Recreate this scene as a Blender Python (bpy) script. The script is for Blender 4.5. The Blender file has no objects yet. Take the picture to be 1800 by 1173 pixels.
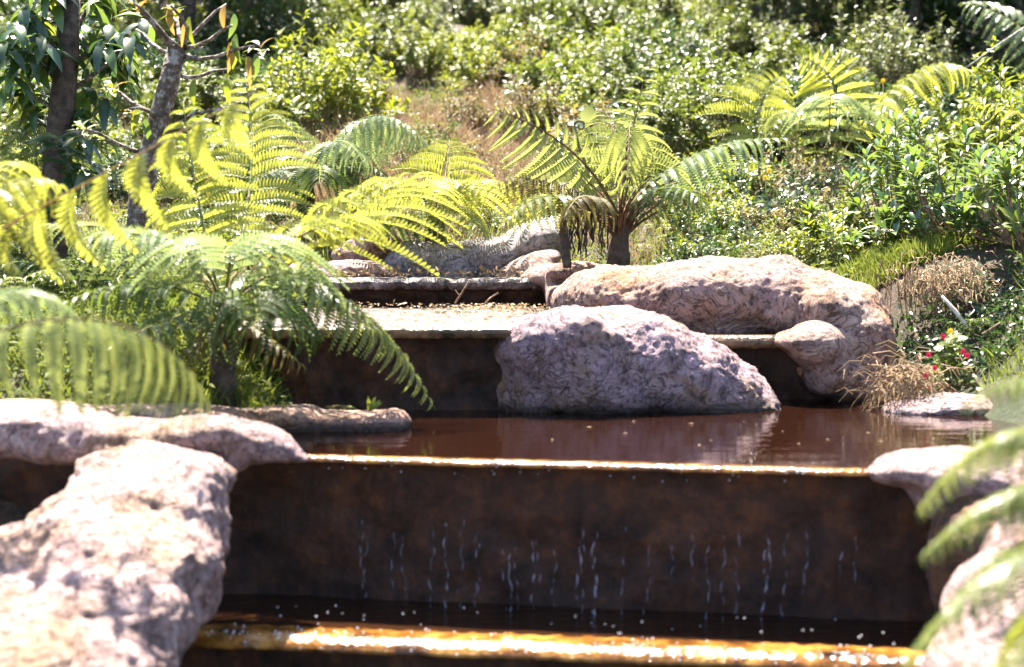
import bpy, bmesh, math, random
import numpy as np
from mathutils import Vector, Matrix

C = bpy.context.scene
RNG = np.random.default_rng(7)
random.seed(7)

# ------------------------------------------------------------------ camera
CAMZ, PITCH, FPX = 0.81, math.radians(3.56), 3000.0
cam_d = bpy.data.cameras.new('camera')
cam = bpy.data.objects.new('camera', cam_d)
C.collection.objects.link(cam)
cam.location = (0, 0, CAMZ)
cam.rotation_euler = (math.pi / 2 - PITCH, 0, 0)
cam_d.lens, cam_d.sensor_width = 60.0, 36.0
cam_d.clip_start, cam_d.clip_end = 0.05, 400
cam_d.dof.use_dof = True
cam_d.dof.focus_distance = 9.5
cam_d.dof.aperture_fstop = 2.0
C.camera = cam

# ------------------------------------------------------------------ light
SUN_EL, SUN_AZ = math.radians(61), math.radians(-14)   # azimuth from +Y (behind the scene), negative = to the left
world = bpy.data.worlds.new('World')
C.world = world
world.use_nodes = True
wn = world.node_tree
bg = wn.nodes['Background']
sky = wn.nodes.new('ShaderNodeTexSky')
sky.sky_type = 'NISHITA'
sky.sun_disc = False
sky.sun_elevation = SUN_EL
sky.sun_rotation = SUN_AZ
sky.dust_density = 4.0
sky.ozone_density = .6
sky.altitude = 1500
wn.links.new(sky.outputs[0], bg.inputs[0])
bg.inputs[1].default_value = 0.07
sun_d = bpy.data.lights.new('sun', 'SUN')
sun_d.energy, sun_d.angle, sun_d.color = 5.0, math.radians(0.55), (1.0, 0.92, 0.79)
sun = bpy.data.objects.new('sun', sun_d)
C.collection.objects.link(sun)
sdir = Vector((math.sin(SUN_AZ) * math.cos(SUN_EL), math.cos(SUN_AZ) * math.cos(SUN_EL), math.sin(SUN_EL)))
sun.rotation_euler = sdir.to_track_quat('Z', 'Y').to_euler()
C.view_settings.view_transform = 'Standard'
C.view_settings.look = 'None'
C.view_settings.gamma = 1.0
C.view_settings.use_curve_mapping = False
C.view_settings.exposure = 2.85
C.render.engine = 'CYCLES'
C.cycles.max_bounces = 5
C.cycles.diffuse_bounces = 3
C.cycles.transparent_max_bounces = 8

# ------------------------------------------------------------------ helpers
def P(px, py, D):
    """a point of the place seen at photo pixel (px, py), y = D metres away"""
    u, v = (px - 900) / FPX, (586.5 - py) / FPX
    cp, sp = math.cos(PITCH), math.sin(PITCH)
    d = np.array([u, cp + v * sp, -sp + v * cp])
    d = d * (D / d[1])
    return np.array([d[0], d[1], d[2] + CAMZ])

def nrm(a):
    a = np.asarray(a, float)
    return a / (np.linalg.norm(a, axis=-1, keepdims=True) + 1e-12)

_perm = RNG.permutation(256)
_perm = np.concatenate([_perm, _perm, _perm])
_grad = nrm(RNG.normal(size=(256, 3)))
def perlin(p):
    p = np.asarray(p, float)
    i = np.floor(p).astype(int); f = p - i; i &= 255
    w = f * f * f * (f * (f * 6 - 15) + 10)
    def g(dx, dy, dz):
        h = _perm[_perm[_perm[i[..., 0] + dx] + i[..., 1] + dy] + i[..., 2] + dz]
        return (_grad[h] * (f - np.array([dx, dy, dz]))).sum(-1)
    a = g(0,0,0) * (1 - w[..., 0]) + g(1,0,0) * w[..., 0]
    b = g(0,1,0) * (1 - w[..., 0]) + g(1,1,0) * w[..., 0]
    c = g(0,0,1) * (1 - w[..., 0]) + g(1,0,1) * w[..., 0]
    d = g(0,1,1) * (1 - w[..., 0]) + g(1,1,1) * w[..., 0]
    e = a * (1 - w[..., 1]) + b * w[..., 1]
    h = c * (1 - w[..., 1]) + d * w[..., 1]
    return (e * (1 - w[..., 2]) + h * w[..., 2]) * 1.6
def fbm(p, o=4):
    s = 0; a = 1.0
    for k in range(o):
        s = s + a * perlin(np.asarray(p) * 2 ** k + k * 17.3); a *= .5
    return s

def link(o):
    C.collection.objects.link(o); return o

def meta(o, label=None, cat=None, group=None, kind=None):
    if label: o['label'] = label
    if cat: o['category'] = cat
    if group: o['group'] = group
    if kind: o['kind'] = kind
    return o

def empty(name, loc=(0, 0, 0)):
    o = bpy.data.objects.new(name, None)
    o.empty_display_size = .1
    o.location = tuple(loc)
    return link(o)

def bulk(name, V, F, rnd=None, smooth=False):
    V = np.ascontiguousarray(V, np.float32); F = np.ascontiguousarray(F, np.int32)
    me = bpy.data.meshes.new(name)
    k = F.shape[1]
    me.vertices.add(len(V)); me.vertices.foreach_set('co', V.ravel())
    me.loops.add(F.size); me.loops.foreach_set('vertex_index', F.ravel())
    me.polygons.add(len(F))
    me.polygons.foreach_set('loop_start', np.arange(0, F.size, k, dtype=np.int32))
    me.polygons.foreach_set('loop_total', np.full(len(F), k, np.int32))
    if smooth: me.polygons.foreach_set('use_smooth', np.ones(len(F), bool))
    if rnd is not None:
        at = me.attributes.new('rnd', 'FLOAT', 'FACE')
        at.data.foreach_set('value', np.ascontiguousarray(rnd, np.float32))
    me.update(calc_edges=True)
    return me

class MB:
    """collects triangles"""
    def __init__(s): s.V = []; s.F = []; s.R = []; s.n = 0
    def add(s, V, F, r=None):
        V = np.asarray(V, float).reshape(-1, 3); F = np.asarray(F, int)
        s.V.append(V); s.F.append(F + s.n); s.n += len(V)
        s.R.append(np.full(len(F), random.random() if r is None else r) if np.isscalar(r) or r is None else np.asarray(r))
    def tube(s, pts, rad, k=5, cap=True, r=None):
        pts = np.asarray(pts, float); n = len(pts)
        rad = np.full(n, rad) if np.isscalar(rad) else np.asarray(rad)
        T = nrm(np.gradient(pts, axis=0))
        ref = np.array([0, 0, 1.0]) if abs(T[0][2]) < .9 else np.array([1.0, 0, 0])
        V = []
        for i in range(n):
            a = nrm(np.cross(T[i], ref)); b = np.cross(T[i], a)
            for j in range(k):
                t = 2 * math.pi * j / k
                V.append(pts[i] + rad[i] * (math.cos(t) * a + math.sin(t) * b))
        F = []
        for i in range(n - 1):
            for j in range(k):
                a_, b_ = i * k + j, i * k + (j + 1) % k
                F += [(a_, b_, b_ + k), (a_, b_ + k, a_ + k)]
        if cap:
            F += [(0, j + 1, j) for j in range(1, k - 1)] + [((n-1)*k, (n-1)*k + j, (n-1)*k + j + 1) for j in range(1, k - 1)]
        s.add(V, F, r)
    def leaves(s, tpl, pos, X, N, size, rnd=None, wid=None):
        """tpl=(V,F): template along +X, normal +Z, placed at every pos"""
        V, F = tpl; n = len(pos)
        if n == 0: return
        X = nrm(X); Y = nrm(np.cross(N, X)); Z = np.cross(X, Y)
        size = np.broadcast_to(np.asarray(size, float), (n,))
        wid = size if wid is None else np.broadcast_to(np.asarray(wid, float), (n,))
        W = (pos[:, None, :] + V[None, :, 0:1] * (X * size[:, None])[:, None, :]
             + V[None, :, 1:2] * (Y * wid[:, None])[:, None, :] + V[None, :, 2:3] * (Z * size[:, None])[:, None, :])
        FF = (F[None] + (np.arange(n) * len(V))[:, None, None]).reshape(-1, 3)
        rnd = RNG.random(n) if rnd is None else rnd
        s.V.append(W.reshape(-1, 3)); s.F.append(FF + s.n); s.n += n * len(V)
        s.R.append(np.repeat(rnd, len(F)))
    def mesh(s, name, smooth=False):
        return bulk(name, np.concatenate(s.V), np.concatenate(s.F), np.concatenate(s.R), smooth)
    def build(s, name, mat, parent=None, smooth=False, loc=None):
        me = s.mesh(name, smooth); me.materials.append(mat)
        o = link(bpy.data.objects.new(name, me))
        if parent: o.parent = parent
        if loc is not None: o.location = tuple(loc)
        return o

SMALL = (np.array([(0,0,0), (.42,.2,.05), (.42,-.2,.05), (.5,0,-.01), (1,0,-.12)]), np.array([(0,2,3), (0,3,1), (3,2,4), (3,4,1)]))
def leaf_tpl(w=.16, curl=.25, n=4, fold=.05, tipx=.75):
    xs = np.linspace(0, 1, n + 1); V = []; F = []
    for x in xs:
        ww = w * (math.sin(math.pi * min(1, x * .97 + .03) ** tipx)) ** .8
        z = .08 * math.sin(x * 2) - curl * x * x
        V += [(x, ww, z + fold * ww / w), (x, 0, z), (x, -ww, z + fold * ww / w)]
    for i in range(n):
        a = i * 3
        for k in (0, 1):
            F += [(a+k, a+k+1, a+k+4), (a+k, a+k+4, a+k+3)]
    return np.array(V), np.array(F)
BIG = leaf_tpl(.17, .22)
LONG = leaf_tpl(.165, .35, 5)
BLADE = (np.array([(0,.5,0), (0,-.5,0), (.5,.35,.06), (.5,-.35,.06), (1,0,-.1)]), np.array([(0,1,3), (0,3,2), (2,3,4)]))

# ------------------------------------------------------------------ materials
def mat(name):
    m = bpy.data.materials.new(name); m.use_nodes = True
    m.node_tree.nodes.clear(); return m, m.node_tree
def N(t, typ, **kw):
    n = t.nodes.new('ShaderNode' + typ)
    for k, v in kw.items():
        if hasattr(n, k): setattr(n, k, v)
        else: n.inputs[k.replace('_', ' ')].default_value = v
    return n
def ramp(t, fac, stops, interp='LINEAR'):
    r = t.nodes.new('ShaderNodeValToRGB'); r.color_ramp.interpolation = interp
    while len(r.color_ramp.elements) < len(stops): r.color_ramp.elements.new(.5)
    for e, (p, c) in zip(r.color_ramp.elements, stops):
        e.position = p; e.color = tuple(c) + (1,) if len(c) == 3 else c
    t.links.new(fac, r.inputs[0]); return r.outputs[0]
def mixc(t, f, a, b, mode='MIX'):
    n = t.nodes.new('ShaderNodeMix'); n.data_type = 'RGBA'; n.blend_type = mode
    for s, v in ((0, f), (6, a), (7, b)):
        if hasattr(v, 'is_linked'): t.links.new(v, n.inputs[s])
        else: n.inputs[s].default_value = v if s == 0 else tuple(v) + (1,)
    return n.outputs[2]
def math_(t, op, a, b=0.0):
    n = t.nodes.new('ShaderNodeMath'); n.operation = op
    for s, v in ((0, a), (1, b)):
        if hasattr(v, 'is_linked'): t.links.new(v, n.inputs[s])
        else: n.inputs[s].default_value = v
    return n.outputs[0]
def out(t, sh):
    o = t.nodes.new('ShaderNodeOutputMaterial'); t.links.new(sh, o.inputs[0])

def leaf_mat(name, stops, trans, tw=.45, rough=.35, gloss=.5):
    """stops: colours along the leaf-to-leaf variation; trans: tint of the light that comes through"""
    m, t = mat(name)
    at = N(t, 'Attribute'); at.attribute_name = 'rnd'
    oi = t.nodes.new('ShaderNodeObjectInfo')
    fac = math_(t, 'FRACT', math_(t, 'ADD', at.outputs['Fac'], oi.outputs['Random']))
    geo = t.nodes.new('ShaderNodeNewGeometry')
    nz = N(t, 'TexNoise', Scale=9.0, Detail=2.0); t.links.new(geo.outputs['Position'], nz.inputs['Vector'])
    fac2 = math_(t, 'ADD', math_(t, 'MULTIPLY', fac, .75), math_(t, 'MULTIPLY', nz.outputs[0], .25))
    col = ramp(t, fac2, stops)
    pb = N(t, 'BsdfPrincipled', Roughness=rough); pb.inputs['Specular IOR Level'].default_value = gloss
    t.links.new(col, pb.inputs['Base Color'])
    tr = t.nodes.new('ShaderNodeBsdfTranslucent')
    t.links.new(mixc(t, .8, col, trans), tr.inputs[0])
    mx = t.nodes.new('ShaderNodeMixShader'); mx.inputs[0].default_value = tw
    t.links.new(pb.outputs[0], mx.inputs[1]); t.links.new(tr.outputs[0], mx.inputs[2])
    out(t, mx.outputs[0]); return m

M = {}
M['fern_backlit'] = leaf_mat('fern_backlit', [(0, (.12,.15,.03)), (.6, (.19,.22,.05)), (1, (.26,.27,.08))], (.54,.54,.06), .48, .42, .5)  # backlit fronds: the sun's yellow glow is put into the leaf colour
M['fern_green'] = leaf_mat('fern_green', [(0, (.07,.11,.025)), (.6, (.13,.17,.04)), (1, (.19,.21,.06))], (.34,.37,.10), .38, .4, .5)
M['fern_lit'] = leaf_mat('fern_lit', [(0, (.09,.13,.03)), (.6, (.16,.19,.05)), (1, (.23,.24,.08))], (.44,.47,.10), .45, .42, .5)  # sunlit fronds: extra brightness painted into the green
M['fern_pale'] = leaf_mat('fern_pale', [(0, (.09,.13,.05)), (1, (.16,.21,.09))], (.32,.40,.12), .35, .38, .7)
M['fern_shaded'] = leaf_mat('fern_shaded', [(0, (.02,.045,.012)), (.7, (.04,.075,.02)), (1, (.07,.10,.02))], (.16,.22,.03), .4, .45, .4)  # lower and inner fronds: shade painted in as a darker green
M['fern_brown'] = leaf_mat('fern_brown', [(0, (.07,.05,.02)), (.6, (.12,.09,.035)), (1, (.10,.12,.03))], (.25,.2,.05), .35, .6, .3)
M['leaf_bright'] = leaf_mat('leaf_bright', [(0, (.05,.09,.012)), (.5, (.10,.15,.02)), (.85, (.18,.20,.025)), (1, (.25,.23,.04))], (.42,.46,.03), .30, .48, .35)
M['leaf_mid'] = leaf_mat('leaf_mid', [(0, (.03,.05,.010)), (.5, (.08,.11,.018)), (.9, (.14,.15,.03)), (1, (.22,.15,.05))], (.28,.36,.03), .24, .46, .4)
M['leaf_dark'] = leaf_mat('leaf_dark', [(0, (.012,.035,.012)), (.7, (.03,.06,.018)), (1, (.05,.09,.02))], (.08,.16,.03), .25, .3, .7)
M['leaf_pale'] = leaf_mat('leaf_pale', [(0, (.06,.09,.035)), (.6, (.12,.14,.06)), (1, (.18,.18,.09))], (.28,.32,.08), .3, .45, .5)
M['leaf_glossy'] = leaf_mat('leaf_glossy', [(0, (.02,.06,.025)), (.6, (.04,.10,.03)), (.9, (.10,.16,.03)), (1, (.17,.2,.03))], (.24,.34,.05), .3, .26, .8)
M['leaf_rust'] = leaf_mat('leaf_rust', [(0, (.07,.08,.02)), (.4, (.13,.08,.05)), (.7, (.12,.13,.04)), (1, (.24,.17,.13))], (.35,.28,.08), .3, .6, .25)
M['cover_leaf'] = leaf_mat('cover_leaf', [(0, (.03,.05,.012)), (.5, (.07,.10,.02)), (.9, (.13,.13,.04)), (1, (.20,.15,.07))], (.25,.3,.04), .25, .7, .15)
M['leaf_dead'] = leaf_mat('leaf_dead', [(0, (.16,.09,.04)), (.6, (.22,.14,.04)), (1, (.26,.2,.05))], (.42,.26,.06), .4, .5, .4)
M['grass_green'] = leaf_mat('grass_green', [(0, (.05,.09,.01)), (.6, (.12,.16,.02)), (1, (.20,.17,.06))], (.28,.32,.05), .3, .6, .2)
M['grass_dry'] = leaf_mat('grass_dry', [(0, (.09,.045,.025)), (.4, (.23,.13,.07)), (.8, (.34,.22,.12)), (1, (.13,.14,.04))], (.34,.24,.14), .25, .6, .3)
M['thatch'] = leaf_mat('thatch', [(0, (.10,.06,.03)), (.5, (.30,.19,.10)), (1, (.45,.33,.20))], (.4,.27,.14), .2, .6, .3)
M['petal'] = leaf_mat('petal', [(0, (.35,.01,.03)), (1, (.45,.015,.07))], (.4,.02,.05), .35, .45, .4)
M['flower_yellow'] = leaf_mat('flower_yellow', [(0, (.6,.35,.01)), (1, (.7,.45,.02))], (.7,.45,.02), .35, .45, .4)

def bark_mat(name, a, b, c=None, sc=18):
    m, t = mat(name)
    tc = t.nodes.new('ShaderNodeTexCoord')
    n1 = N(t, 'TexNoise', Scale=sc, Detail=6.0, Roughness=.7); t.links.new(tc.outputs['Object'], n1.inputs['Vector'])
    n2 = N(t, 'TexVoronoi', Scale=sc * 1.3); t.links.new(tc.outputs['Object'], n2.inputs['Vector'])
    col = ramp(t, n1.outputs[0], [(.36, a), (.5, b), (.6, c or b)])
    pb = N(t, 'BsdfPrincipled', Roughness=.85); t.links.new(col, pb.inputs['Base Color'])
    bp = N(t, 'Bump', Strength=.8, Distance=.02)
    t.links.new(math_(t, 'ADD', n1.outputs[0], n2.outputs[0]), bp.inputs['Height']); t.links.new(bp.outputs[0], pb.inputs['Normal'])
    out(t, pb.outputs[0]); return m
M['bark'] = bark_mat('bark', (.045,.03,.02), (.12,.08,.06), (.32,.29,.26), 26)
M['bark_dark'] = bark_mat('bark_dark', (.02,.015,.012), (.06,.04,.03), (.10,.07,.05))
M['twig'] = bark_mat('twig', (.12,.07,.04), (.25,.16,.10), (.4,.3,.22), 30)
M['pale_wood'] = bark_mat('pale_wood', (.5,.42,.34), (.65,.58,.5), (.7,.65,.6), 20)
M['stem_green'] = bark_mat('stem_green', (.08,.10,.02), (.14,.16,.03), (.2,.14,.05), 10)
M['stem_brown'] = bark_mat('stem_brown', (.05,.03,.02), (.12,.06,.03), (.2,.12,.06), 16)

def rock_mat(name, base, ochre, purple, dark, stain=.5, wet=0.0, scale=1.0, gw=.12, line=False):
    m, t = mat(name)
    tc = t.nodes.new('ShaderNodeTexCoord')
    L = t.links.new
    vec = tc.outputs['Object']
    warp = N(t, 'TexNoise', Scale=2.2 * scale, Detail=3.0); L(vec, warp.inputs['Vector'])
    wv = t.nodes.new('ShaderNodeVectorMath'); wv.operation = 'MULTIPLY_ADD'
    L(warp.outputs['Color'], wv.inputs[0]); wv.inputs[1].default_value = (.5, .5, .5); L(vec, wv.inputs[2])
    big = N(t, 'TexNoise', Scale=3.1 * scale, Detail=5.0, Roughness=.6); L(vec, big.inputs['Vector'])
    mid = N(t, 'TexNoise', Scale=11 * scale, Detail=8.0, Roughness=.72); L(wv.outputs[0], mid.inputs['Vector'])
    fine = N(t, 'TexNoise', Scale=70 * scale, Detail=5.0, Roughness=.7); L(vec, fine.inputs['Vector'])
    # bark-like combed grooves: stretched noise following a warped direction
    mp = t.nodes.new('ShaderNodeMapping'); mp.inputs['Scale'].default_value = (12, 34, 30); mp.inputs['Rotation'].default_value = (.3, .5, .4)
    L(wv.outputs[0], mp.inputs['Vector'])
    gr = N(t, 'TexNoise', Scale=1.2 * scale, Detail=4.0, Roughness=.6, Distortion=.6); L(mp.outputs[0], gr.inputs['Vector'])
    groove = ramp(t, gr.outputs[0], [(.36, (0,0,0)), (.5, (1,1,1))])
    vo = N(t, 'TexVoronoi', Scale=26 * scale); vo.feature = 'DISTANCE_TO_EDGE'; L(wv.outputs[0], vo.inputs['Vector'])
    crack = ramp(t, vo.outputs['Distance'], [(0, (0,0,0)), (.06, (1,1,1))])
    cmk = N(t, 'TexNoise', Scale=4.0, Detail=3.0); L(vec, cmk.inputs['Vector'])
    crack = math_(t, 'MAXIMUM', crack, ramp(t, cmk.outputs[0], [(.46, (1,1,1)), (.6, (0,0,0))]))
    fl = N(t, 'TexNoise', Scale=30 * scale, Detail=8.0, Roughness=.82); L(wv.outputs[0], fl.inputs['Vector'])
    fleck = ramp(t, fl.outputs[0], [(.54, (0,0,0)), (.60, (1,1,1))])
    col = ramp(t, mid.outputs[0], [(.34, tuple(c * .42 for c in base)), (.5, base), (.68, tuple(min(.62, c * 1.4) for c in base))])
    col = mixc(t, ramp(t, big.outputs[0], [(.46, (0,0,0)), (.62, (1,1,1))]), col, mixc(t, .85, col, ochre))
    big2 = N(t, 'TexNoise', Scale=2.3 * scale, Detail=4.0); L(wv.outputs[0], big2.inputs['Vector'])
    col = mixc(t, ramp(t, big2.outputs[0], [(.46, (0,0,0)), (.6, (.85,.85,.85))]), col, mixc(t, .6, col, purple))
    lm = N(t, 'TexNoise', Scale=6.5 * scale, Detail=9.0, Roughness=.8); L(vec, lm.inputs['Vector'])
    col = mixc(t, ramp(t, lm.outputs[0], [(.52, (0,0,0)), (.62, (stain,stain,stain))]), col, dark)
    col = mixc(t, math_(t, 'MULTIPLY', math_(t, 'SUBTRACT', 1.0, crack), .45), col, dark)
    col = mixc(t, math_(t, 'MULTIPLY', fleck, .7), col, dark)
    col = mixc(t, math_(t, 'MULTIPLY', math_(t, 'SUBTRACT', 1.0, groove), .16), col, dark)
    if line:   # dark algae band where the rock stands in the water
        gp = t.nodes.new('ShaderNodeNewGeometry'); sx = t.nodes.new('ShaderNodeSeparateXYZ'); L(gp.outputs['Position'], sx.inputs[0])
        zz = math_(t, 'ADD', sx.outputs[2], math_(t, 'MULTIPLY', mid.outputs[0], -.07))
        col = mixc(t, ramp(t, math_(t, 'ADD', math_(t, 'MULTIPLY', zz, 6.0), .5), [(.36, (.85,.85,.85)), (.62, (0,0,0))]), col, (.03,.02,.012))
    pb = N(t, 'BsdfPrincipled', Roughness=.8 - .55 * wet); L(col, pb.inputs['Base Color'])
    pb.inputs['Specular IOR Level'].default_value = .4 + .3 * wet
    h = math_(t, 'ADD', math_(t, 'MULTIPLY', fleck, -.3), math_(t, 'MULTIPLY', mid.outputs[0], 1.3))
    h = math_(t, 'ADD', h, math_(t, 'MULTIPLY', groove, gw))
    h = math_(t, 'ADD', h, math_(t, 'MULTIPLY', crack, .35))
    h = math_(t, 'ADD', h, math_(t, 'MULTIPLY', fine.outputs[0], .35))
    bp = N(t, 'Bump', Strength=1.0, Distance=.034); L(h, bp.inputs['Height']); L(bp.outputs[0], pb.inputs['Normal'])
    out(t, pb.outputs[0]); return m
M['rock_pink'] = rock_mat('rock_pink', (.50,.335,.32), (.50,.30,.17), (.42,.29,.34), (.11,.055,.045), .7, gw=.55)
M['rock_purple'] = rock_mat('rock_purple', (.44,.29,.31), (.42,.26,.15), (.31,.22,.31), (.08,.04,.045), .8, gw=.08, line=True)
M['rock_brown'] = rock_mat('rock_brown', (.45,.30,.25), (.42,.20,.08), (.38,.23,.24), (.07,.03,.025), .75, gw=.08, line=True)
M['rock_pale'] = rock_mat('rock_pale', (.42,.36,.38), (.38,.29,.22), (.33,.29,.40), (.10,.07,.07), .4)
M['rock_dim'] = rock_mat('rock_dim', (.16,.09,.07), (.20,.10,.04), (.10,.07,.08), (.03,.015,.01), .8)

def wall_mat():
    m, t = mat('wet_wall'); L = t.links.new
    tc = t.nodes.new('ShaderNodeTexCoord')
    a = N(t, 'TexNoise', Scale=7.0, Detail=9.0, Roughness=.75); L(tc.outputs['Object'], a.inputs['Vector'])
    mp = t.nodes.new('ShaderNodeMapping'); mp.inputs['Scale'].default_value = (22, 22, 2.2); L(tc.outputs['Object'], mp.inputs['Vector'])
    st = N(t, 'TexNoise', Scale=1.0, Detail=5.0, Roughness=.65); L(mp.outputs[0], st.inputs['Vector'])
    col = ramp(t, a.outputs[0], [(.36, (.010,.005,.004)), (.52, (.045,.020,.013)), (.68, (.11,.042,.018))])
    col = mixc(t, ramp(t, st.outputs[0], [(.5, (0,0,0)), (.72, (.6,.6,.6))]), col, (.035,.015,.01))
    pb = N(t, 'BsdfPrincipled', Roughness=.5); L(col, pb.inputs['Base Color'])
    bp = N(t, 'Bump', Strength=.8, Distance=.02)
    L(math_(t, 'ADD', a.outputs[0], math_(t, 'MULTIPLY', st.outputs[0], .6)), bp.inputs['Height']); L(bp.outputs[0], pb.inputs['Normal'])
    out(t, pb.outputs[0]); return m
M['wet_wall'] = wall_mat()
M['wet_wall'].node_tree.nodes['Principled BSDF'].inputs['Specular IOR Level'].default_value = .25

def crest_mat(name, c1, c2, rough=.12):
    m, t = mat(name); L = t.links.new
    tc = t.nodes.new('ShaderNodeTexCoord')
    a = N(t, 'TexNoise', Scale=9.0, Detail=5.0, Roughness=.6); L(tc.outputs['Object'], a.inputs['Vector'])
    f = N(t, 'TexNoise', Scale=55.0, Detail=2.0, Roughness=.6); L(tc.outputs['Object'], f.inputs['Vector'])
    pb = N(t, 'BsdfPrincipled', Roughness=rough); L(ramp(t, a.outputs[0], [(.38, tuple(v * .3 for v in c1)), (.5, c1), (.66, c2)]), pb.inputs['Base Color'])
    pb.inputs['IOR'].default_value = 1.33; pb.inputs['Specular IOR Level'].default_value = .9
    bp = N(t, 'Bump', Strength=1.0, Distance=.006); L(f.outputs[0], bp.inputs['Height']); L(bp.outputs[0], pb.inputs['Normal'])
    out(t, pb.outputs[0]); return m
M['crest'] = crest_mat('wet_crest', (.20,.08,.014), (.42,.21,.045), .15)  # thin tea water on the crest, its sunlit glow painted into the orange
M['crest_brown'] = crest_mat('wet_crest_brown', (.10,.06,.03), (.24,.15,.08), .25)

def water_mat(name, col, bumps=.25, sc=5.0, rough=.03):
    m, t = mat(name); L = t.links.new
    tc = t.nodes.new('ShaderNodeTexCoord')
    mp = t.nodes.new('ShaderNodeMapping'); mp.inputs['Scale'].default_value = (1.0, 2.4, 1); L(tc.outputs['Object'], mp.inputs['Vector'])
    a = N(t, 'TexNoise', Scale=sc, Detail=3.0, Roughness=.5); L(mp.outputs[0], a.inputs['Vector'])
    b = N(t, 'TexNoise', Scale=sc * 4.5, Detail=2.0); L(mp.outputs[0], b.inputs['Vector'])
    pb = N(t, 'BsdfPrincipled', Roughness=rough); pb.inputs['Base Color'].default_value = tuple(col) + (1,)
    pb.inputs['IOR'].default_value = 1.33; pb.inputs['Specular IOR Level'].default_value = .5
    bp = N(t, 'Bump', Strength=bumps, Distance=.02)
    L(math_(t, 'ADD', a.outputs[0], math_(t, 'MULTIPLY', b.outputs[0], .18)), bp.inputs['Height']); L(bp.outputs[0], pb.inputs['Normal'])
    out(t, pb.outputs[0]); return m
M['water'] = water_mat('tea_brown_water', (.011,.0038,.002), .12, 4.0)
M['water_low'] = water_mat('tea_brown_water_low', (.022,.009,.004), .5, 9.0, .05)

def shelf_mat():
    m, t = mat('wet_shelf'); L = t.links.new
    tc = t.nodes.new('ShaderNodeTexCoord')
    mp = t.nodes.new('ShaderNodeMapping'); mp.inputs['Scale'].default_value = (1, .45, 1); L(tc.outputs['Object'], mp.inputs['Vector'])
    a = N(t, 'TexNoise', Scale=14.0, Detail=8.0, Roughness=.75); L(mp.outputs[0], a.inputs['Vector'])
    col = ramp(t, a.outputs[0], [(.42, (.02,.012,.01)), (.52, (.10,.065,.055)), (.64, (.32,.26,.25))])
    pb = N(t, 'BsdfPrincipled', Roughness=.3); L(col, pb.inputs['Base Color'])
    bp = N(t, 'Bump', Strength=.7, Distance=.03); L(a.outputs[0], bp.inputs['Height']); L(bp.outputs[0], pb.inputs['Normal'])
    out(t, pb.outputs[0]); return m
M['shelf'] = shelf_mat()

def soil_mat():
    m, t = mat('soil'); L = t.links.new
    tc = t.nodes.new('ShaderNodeTexCoord')
    a = N(t, 'TexNoise', Scale=1.3, Detail=6.0); L(tc.outputs['Object'], a.inputs['Vector'])
    b = N(t, 'TexNoise', Scale=30.0, Detail=8.0, Roughness=.8); L(tc.outputs['Object'], b.inputs['Vector'])
    c1 = ramp(t, b.outputs[0], [(.35, (.02,.012,.008)), (.55, (.10,.06,.035)), (.7, (.26,.17,.11))])
    c2 = ramp(t, b.outputs[0], [(.35, (.012,.02,.006)), (.6, (.06,.08,.02)), (.75, (.16,.13,.06))])
    col = mixc(t, ramp(t, a.outputs[0], [(.42, (0,0,0)), (.58, (1,1,1))]), c1, c2)
    pb = N(t, 'BsdfPrincipled', Roughness=.9); L(col, pb.inputs['Base Color'])
    bp = N(t, 'Bump', Strength=1.0, Distance=.06); L(b.outputs[0], bp.inputs['Height']); L(bp.outputs[0], pb.inputs['Normal'])
    out(t, pb.outputs[0]); return m
M['soil'] = soil_mat()

m, t = mat('drop_water_glint')
gb = N(t, 'BsdfPrincipled', Roughness=.05); gb.inputs['Transmission Weight'].default_value = .0; gb.inputs['IOR'].default_value = 1.33
gb.inputs['Base Color'].default_value = (.85, .88, 1, 1)  # opaque white, so sun sparkle is painted into the drops
out(t, gb.outputs[0]); M['drop'] = m
m, t = mat('strand_water')
gb = N(t, 'BsdfPrincipled', Roughness=.15); gb.inputs['Transmission Weight'].default_value = .5; gb.inputs['IOR'].default_value = 1.33
gb.inputs['Base Color'].default_value = (.42, .42, .55, 1)
out(t, gb.outputs[0]); M['strand'] = m

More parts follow.
